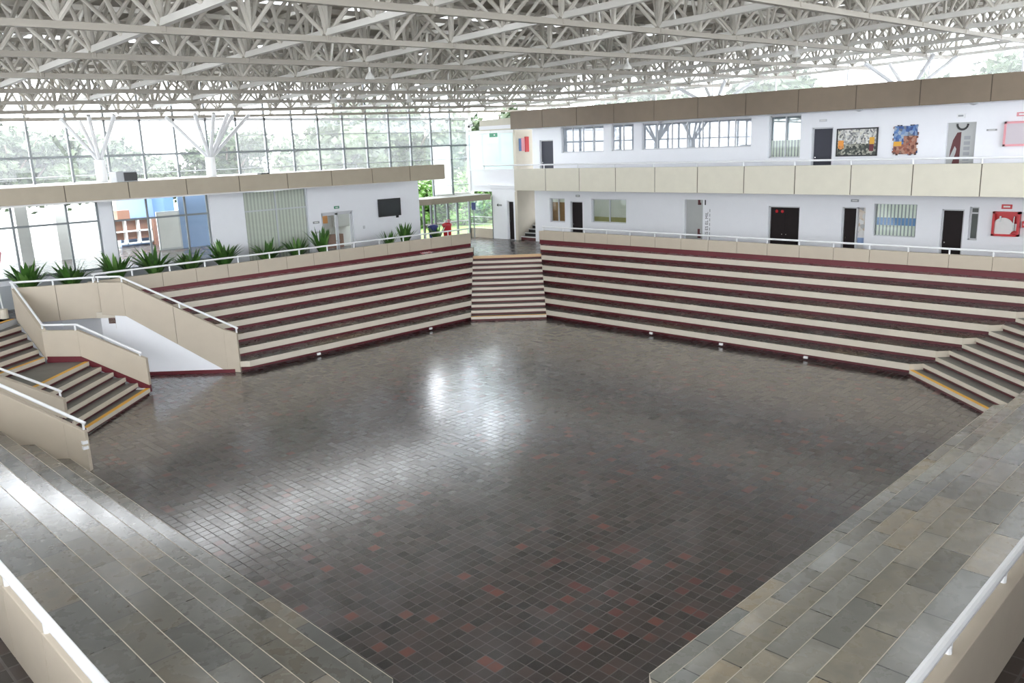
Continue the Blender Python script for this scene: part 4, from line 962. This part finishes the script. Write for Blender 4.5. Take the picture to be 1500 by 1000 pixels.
# clerestory glass behind the right roof
cl = thing('window_' + str(wn[0] + 6), 'clear clerestory glass above the right building roof', 'window', (36.5, 15, 8.1), kind='structure')
for k in range(12):
    y = -4 + k * 3.3; MB().box((36.5, y + .03, 8.1), (36.52, y + 3.27, rz(36.5, y) + 1.5), 'glass').obj('pane', cl); MB().box((36.47, y - .03, 8.1), (36.55, y + .03, rz(36.5, y) + 1.5), 'alu').obj('mullion', cl)
cam2 = thing('security_camera', 'white security camera on the far end of the right fascia', 'camera', (28.6, 31.25, 8.1))
MB().tube((28.75, 31.2, 8.2), (28.45, 31.1, 8.12), .07, 'white_metal', 10).obj('body', cam2); MB().tube((28.45, 31.1, 8.12), (28.42, 31.09, 8.115), .05, 'black', 10).obj('lens', cam2); MB().tube((28.72, 31.2, 8.2), (28.75, 31.2, 8.4), .025, 'white_metal', 6).obj('bracket', cam2)

# ------------------------------------------------------------------ outdoors
struct(MB().box((-140, 56, ZW - .4), (160, 220, ZW - .1), 'outdoor_ground').box((40, -120, ZW - .4), (160, 56, ZW - .1), 'outdoor_ground').obj('ground'), 'pale paved ground outside', 'ground')
struct(MB().box((-140, -120, -.35), (-12, 56, -.15), 'outdoor_ground').box((-12, -120, -.35), (40, -12, -.15), 'outdoor_ground').obj('ground'), 'pale ground on the near side of the hall', 'ground')
tag(MB().box((27.6, 35.6, ZW), (40, 56, ZW + .05), 'grass').obj('lawn'), 'green lawn outside the glass entrance', 'lawn', kind='stuff')
def tree(seed, h, rx, name, mats, low=.42):
    rnd = random.Random(seed)
    root = thing(name, 'x', 'tree', (0, 0, 0))
    b = MB(); b.tube((0, 0, 0), (.1, 0, h * .55), h * .03, 'bark', 8, h * .018)
    for k in range(6):
        a = k * 1.1; b.tube((.08, 0, h * (.3 + .04 * k)), (rx * .6 * math.cos(a), rx * .6 * math.sin(a), h * (.6 + .05 * k)), h * .012, 'bark', 6, h * .005)
    b.obj('trunk', root)
    c = MB()
    blobs = [(rnd.uniform(-.6, .6) * rx, rnd.uniform(-.6, .6) * rx, h * rnd.uniform(low, .86), rx * rnd.uniform(.35, .6)) for _ in range(13)]
    for k in range(3000):
        x, y, z, rr = rnd.choice(blobs)
        d = Vector((rnd.gauss(0, 1), rnd.gauss(0, 1), rnd.gauss(0, .8))).normalized() * rr * rnd.uniform(.5, 1.0)
        p = Vector((x, y, z)) + d; s = rnd.uniform(.13, .26) * rx / 2.6
        u = Vector((rnd.gauss(0, 1), rnd.gauss(0, 1), rnd.gauss(0, 1))).normalized(); w = u.cross(Vector((rnd.gauss(0, 1), rnd.gauss(0, 1), rnd.gauss(0, 1)))).normalized()
        o = len(c.v); c.v += [tuple(p - u * s), tuple(p + w * s * .6), tuple(p + u * s), tuple(p - w * s * .6)]; c.face((o, o + 1, o + 2, o + 3), mats[0] if rnd.random() < .6 else mats[1])
    for (x, y, z, rr) in blobs:
        o = len(c.v); n_ = 9; q_ = rr * .66
        for a_ in range(1, 6):
            for b_ in range(n_):
                th = math.pi * a_ / 6; ph = 2 * math.pi * (b_ + .5 * a_) / n_; k_ = q_ * rnd.uniform(.86, 1.08)
                c.v.append((x + k_ * math.sin(th) * math.cos(ph), y + k_ * math.sin(th) * math.sin(ph), z + k_ * .8 * math.cos(th)))
        for a_ in range(4):
            for b_ in range(n_): c.face((o + a_ * n_ + b_, o + (a_ + 1) * n_ + b_, o + (a_ + 1) * n_ + (b_ + 1) % n_, o + a_ * n_ + (b_ + 1) % n_), mats[0])
        c.face([o + b_ for b_ in range(n_)], mats[0]); c.face([o + 4 * n_ + b_ for b_ in reversed(range(n_))], mats[0])
    c.obj('crown', root)
    return root
tp = [tree(11, 8.0, 3.2, 'broadleaf_tree', ('tree_leaf', 'tree_leaf_pale')), tree(12, 7.0, 3.6, 'broadleaf_tree', ('tree_leaf_pale', 'tree_leaf')), tree(13, 3.4, 1.9, 'garden_shrub', ('leaf_light', 'tree_leaf_pale'), .12)]
tr = [(17.2, 66, 0, .98, 'behind the leftmost panes of the tall glass wall'), (20.6, 69, 1, 1.05, 'left of the left branching column'), (25.8, 71, 0, .9, 'behind the left branching column'), (31.5, 76, 1, .8, 'right of the left branching column'),
      (37.5, 75, 0, 1.0, 'just right of the right branching column'), (40, 60, 1, 1.15, 'behind the middle of the tall glass wall'), (46, 58, 0, 1.12, 'above the glazed double door'), (52, 58, 1, 1.2, 'above the wall television'),
      (57, 56, 0, 1.15, 'above the right part of the left building'), (47, 68, 0, 1.3, 'far behind the tall glass wall'), (61, 50, 1, 1.25, 'behind the corner of the tall glass wall'), (36.5, 43, 2, 1.0, 'low in the garden behind the red bin'),
      (34.2, 42.5, 2, .95, 'low in the garden behind the dark blue bin'), (40, 43.5, 2, 1.1, 'low in the garden behind the entrance side glass'), (37.2, 40.6, 2, .8, 'low in the garden just outside the entrance glass'), (60, 12, 0, 1.3, 'behind the clerestory at the right edge'), (62, 22, 1, 1.3, 'behind the clerestory above the framed artwork'),
      (60, 32, 0, 1.3, 'behind the clerestory above the long upper window'), (62, 4, 1, 1.3, 'behind the clerestory beyond the right edge'), (58, 42, 0, 1.3, 'behind the frosted glass corner')]
seen = set()
for i, (x, y, k, s, w) in enumerate(tr):
    o = tp[k] if k not in seen else copy_tree(tp[k]); seen.add(k)
    o.location = (x, y, ZW - .1); o.rotation_euler = (0, 0, i * 1.3); o.scale = (s * 1.15, s * 1.15, s)
    o['label'] = 'pale green tree outside ' + w; o['group'] = 'trees outside the hall'
tag(MB().box((76, 14, ZW), (82, 26, 11.6), 'outdoor_white').box((75.9, 15, 9.4), (76, 25, 10.4), 'grey_wall').obj('outdoor_building'), 'white building outside above the right fascia', 'building')

# ------------------------------------------------------------------ sky light
w = bpy.data.worlds.new('overcast_sky'); sc.world = w; w.use_nodes = True
nt = w.node_tree; bg = nt.nodes['Background']
tc = N(nt, 'ShaderNodeTexCoord'); nz = N(nt, 'ShaderNodeTexNoise'); nz.inputs['Scale'].default_value = 2.2; nz.inputs['Detail'].default_value = 5
nt.links.new(tc.outputs['Generated'], nz.inputs['Vector'])
nt.links.new(ramp(nt, nz.outputs['Fac'], [(.3, (.80, .88, .98)), (.7, (1, 1, 1))]), bg.inputs['Color'])
bg.inputs['Strength'].default_value = 3.0
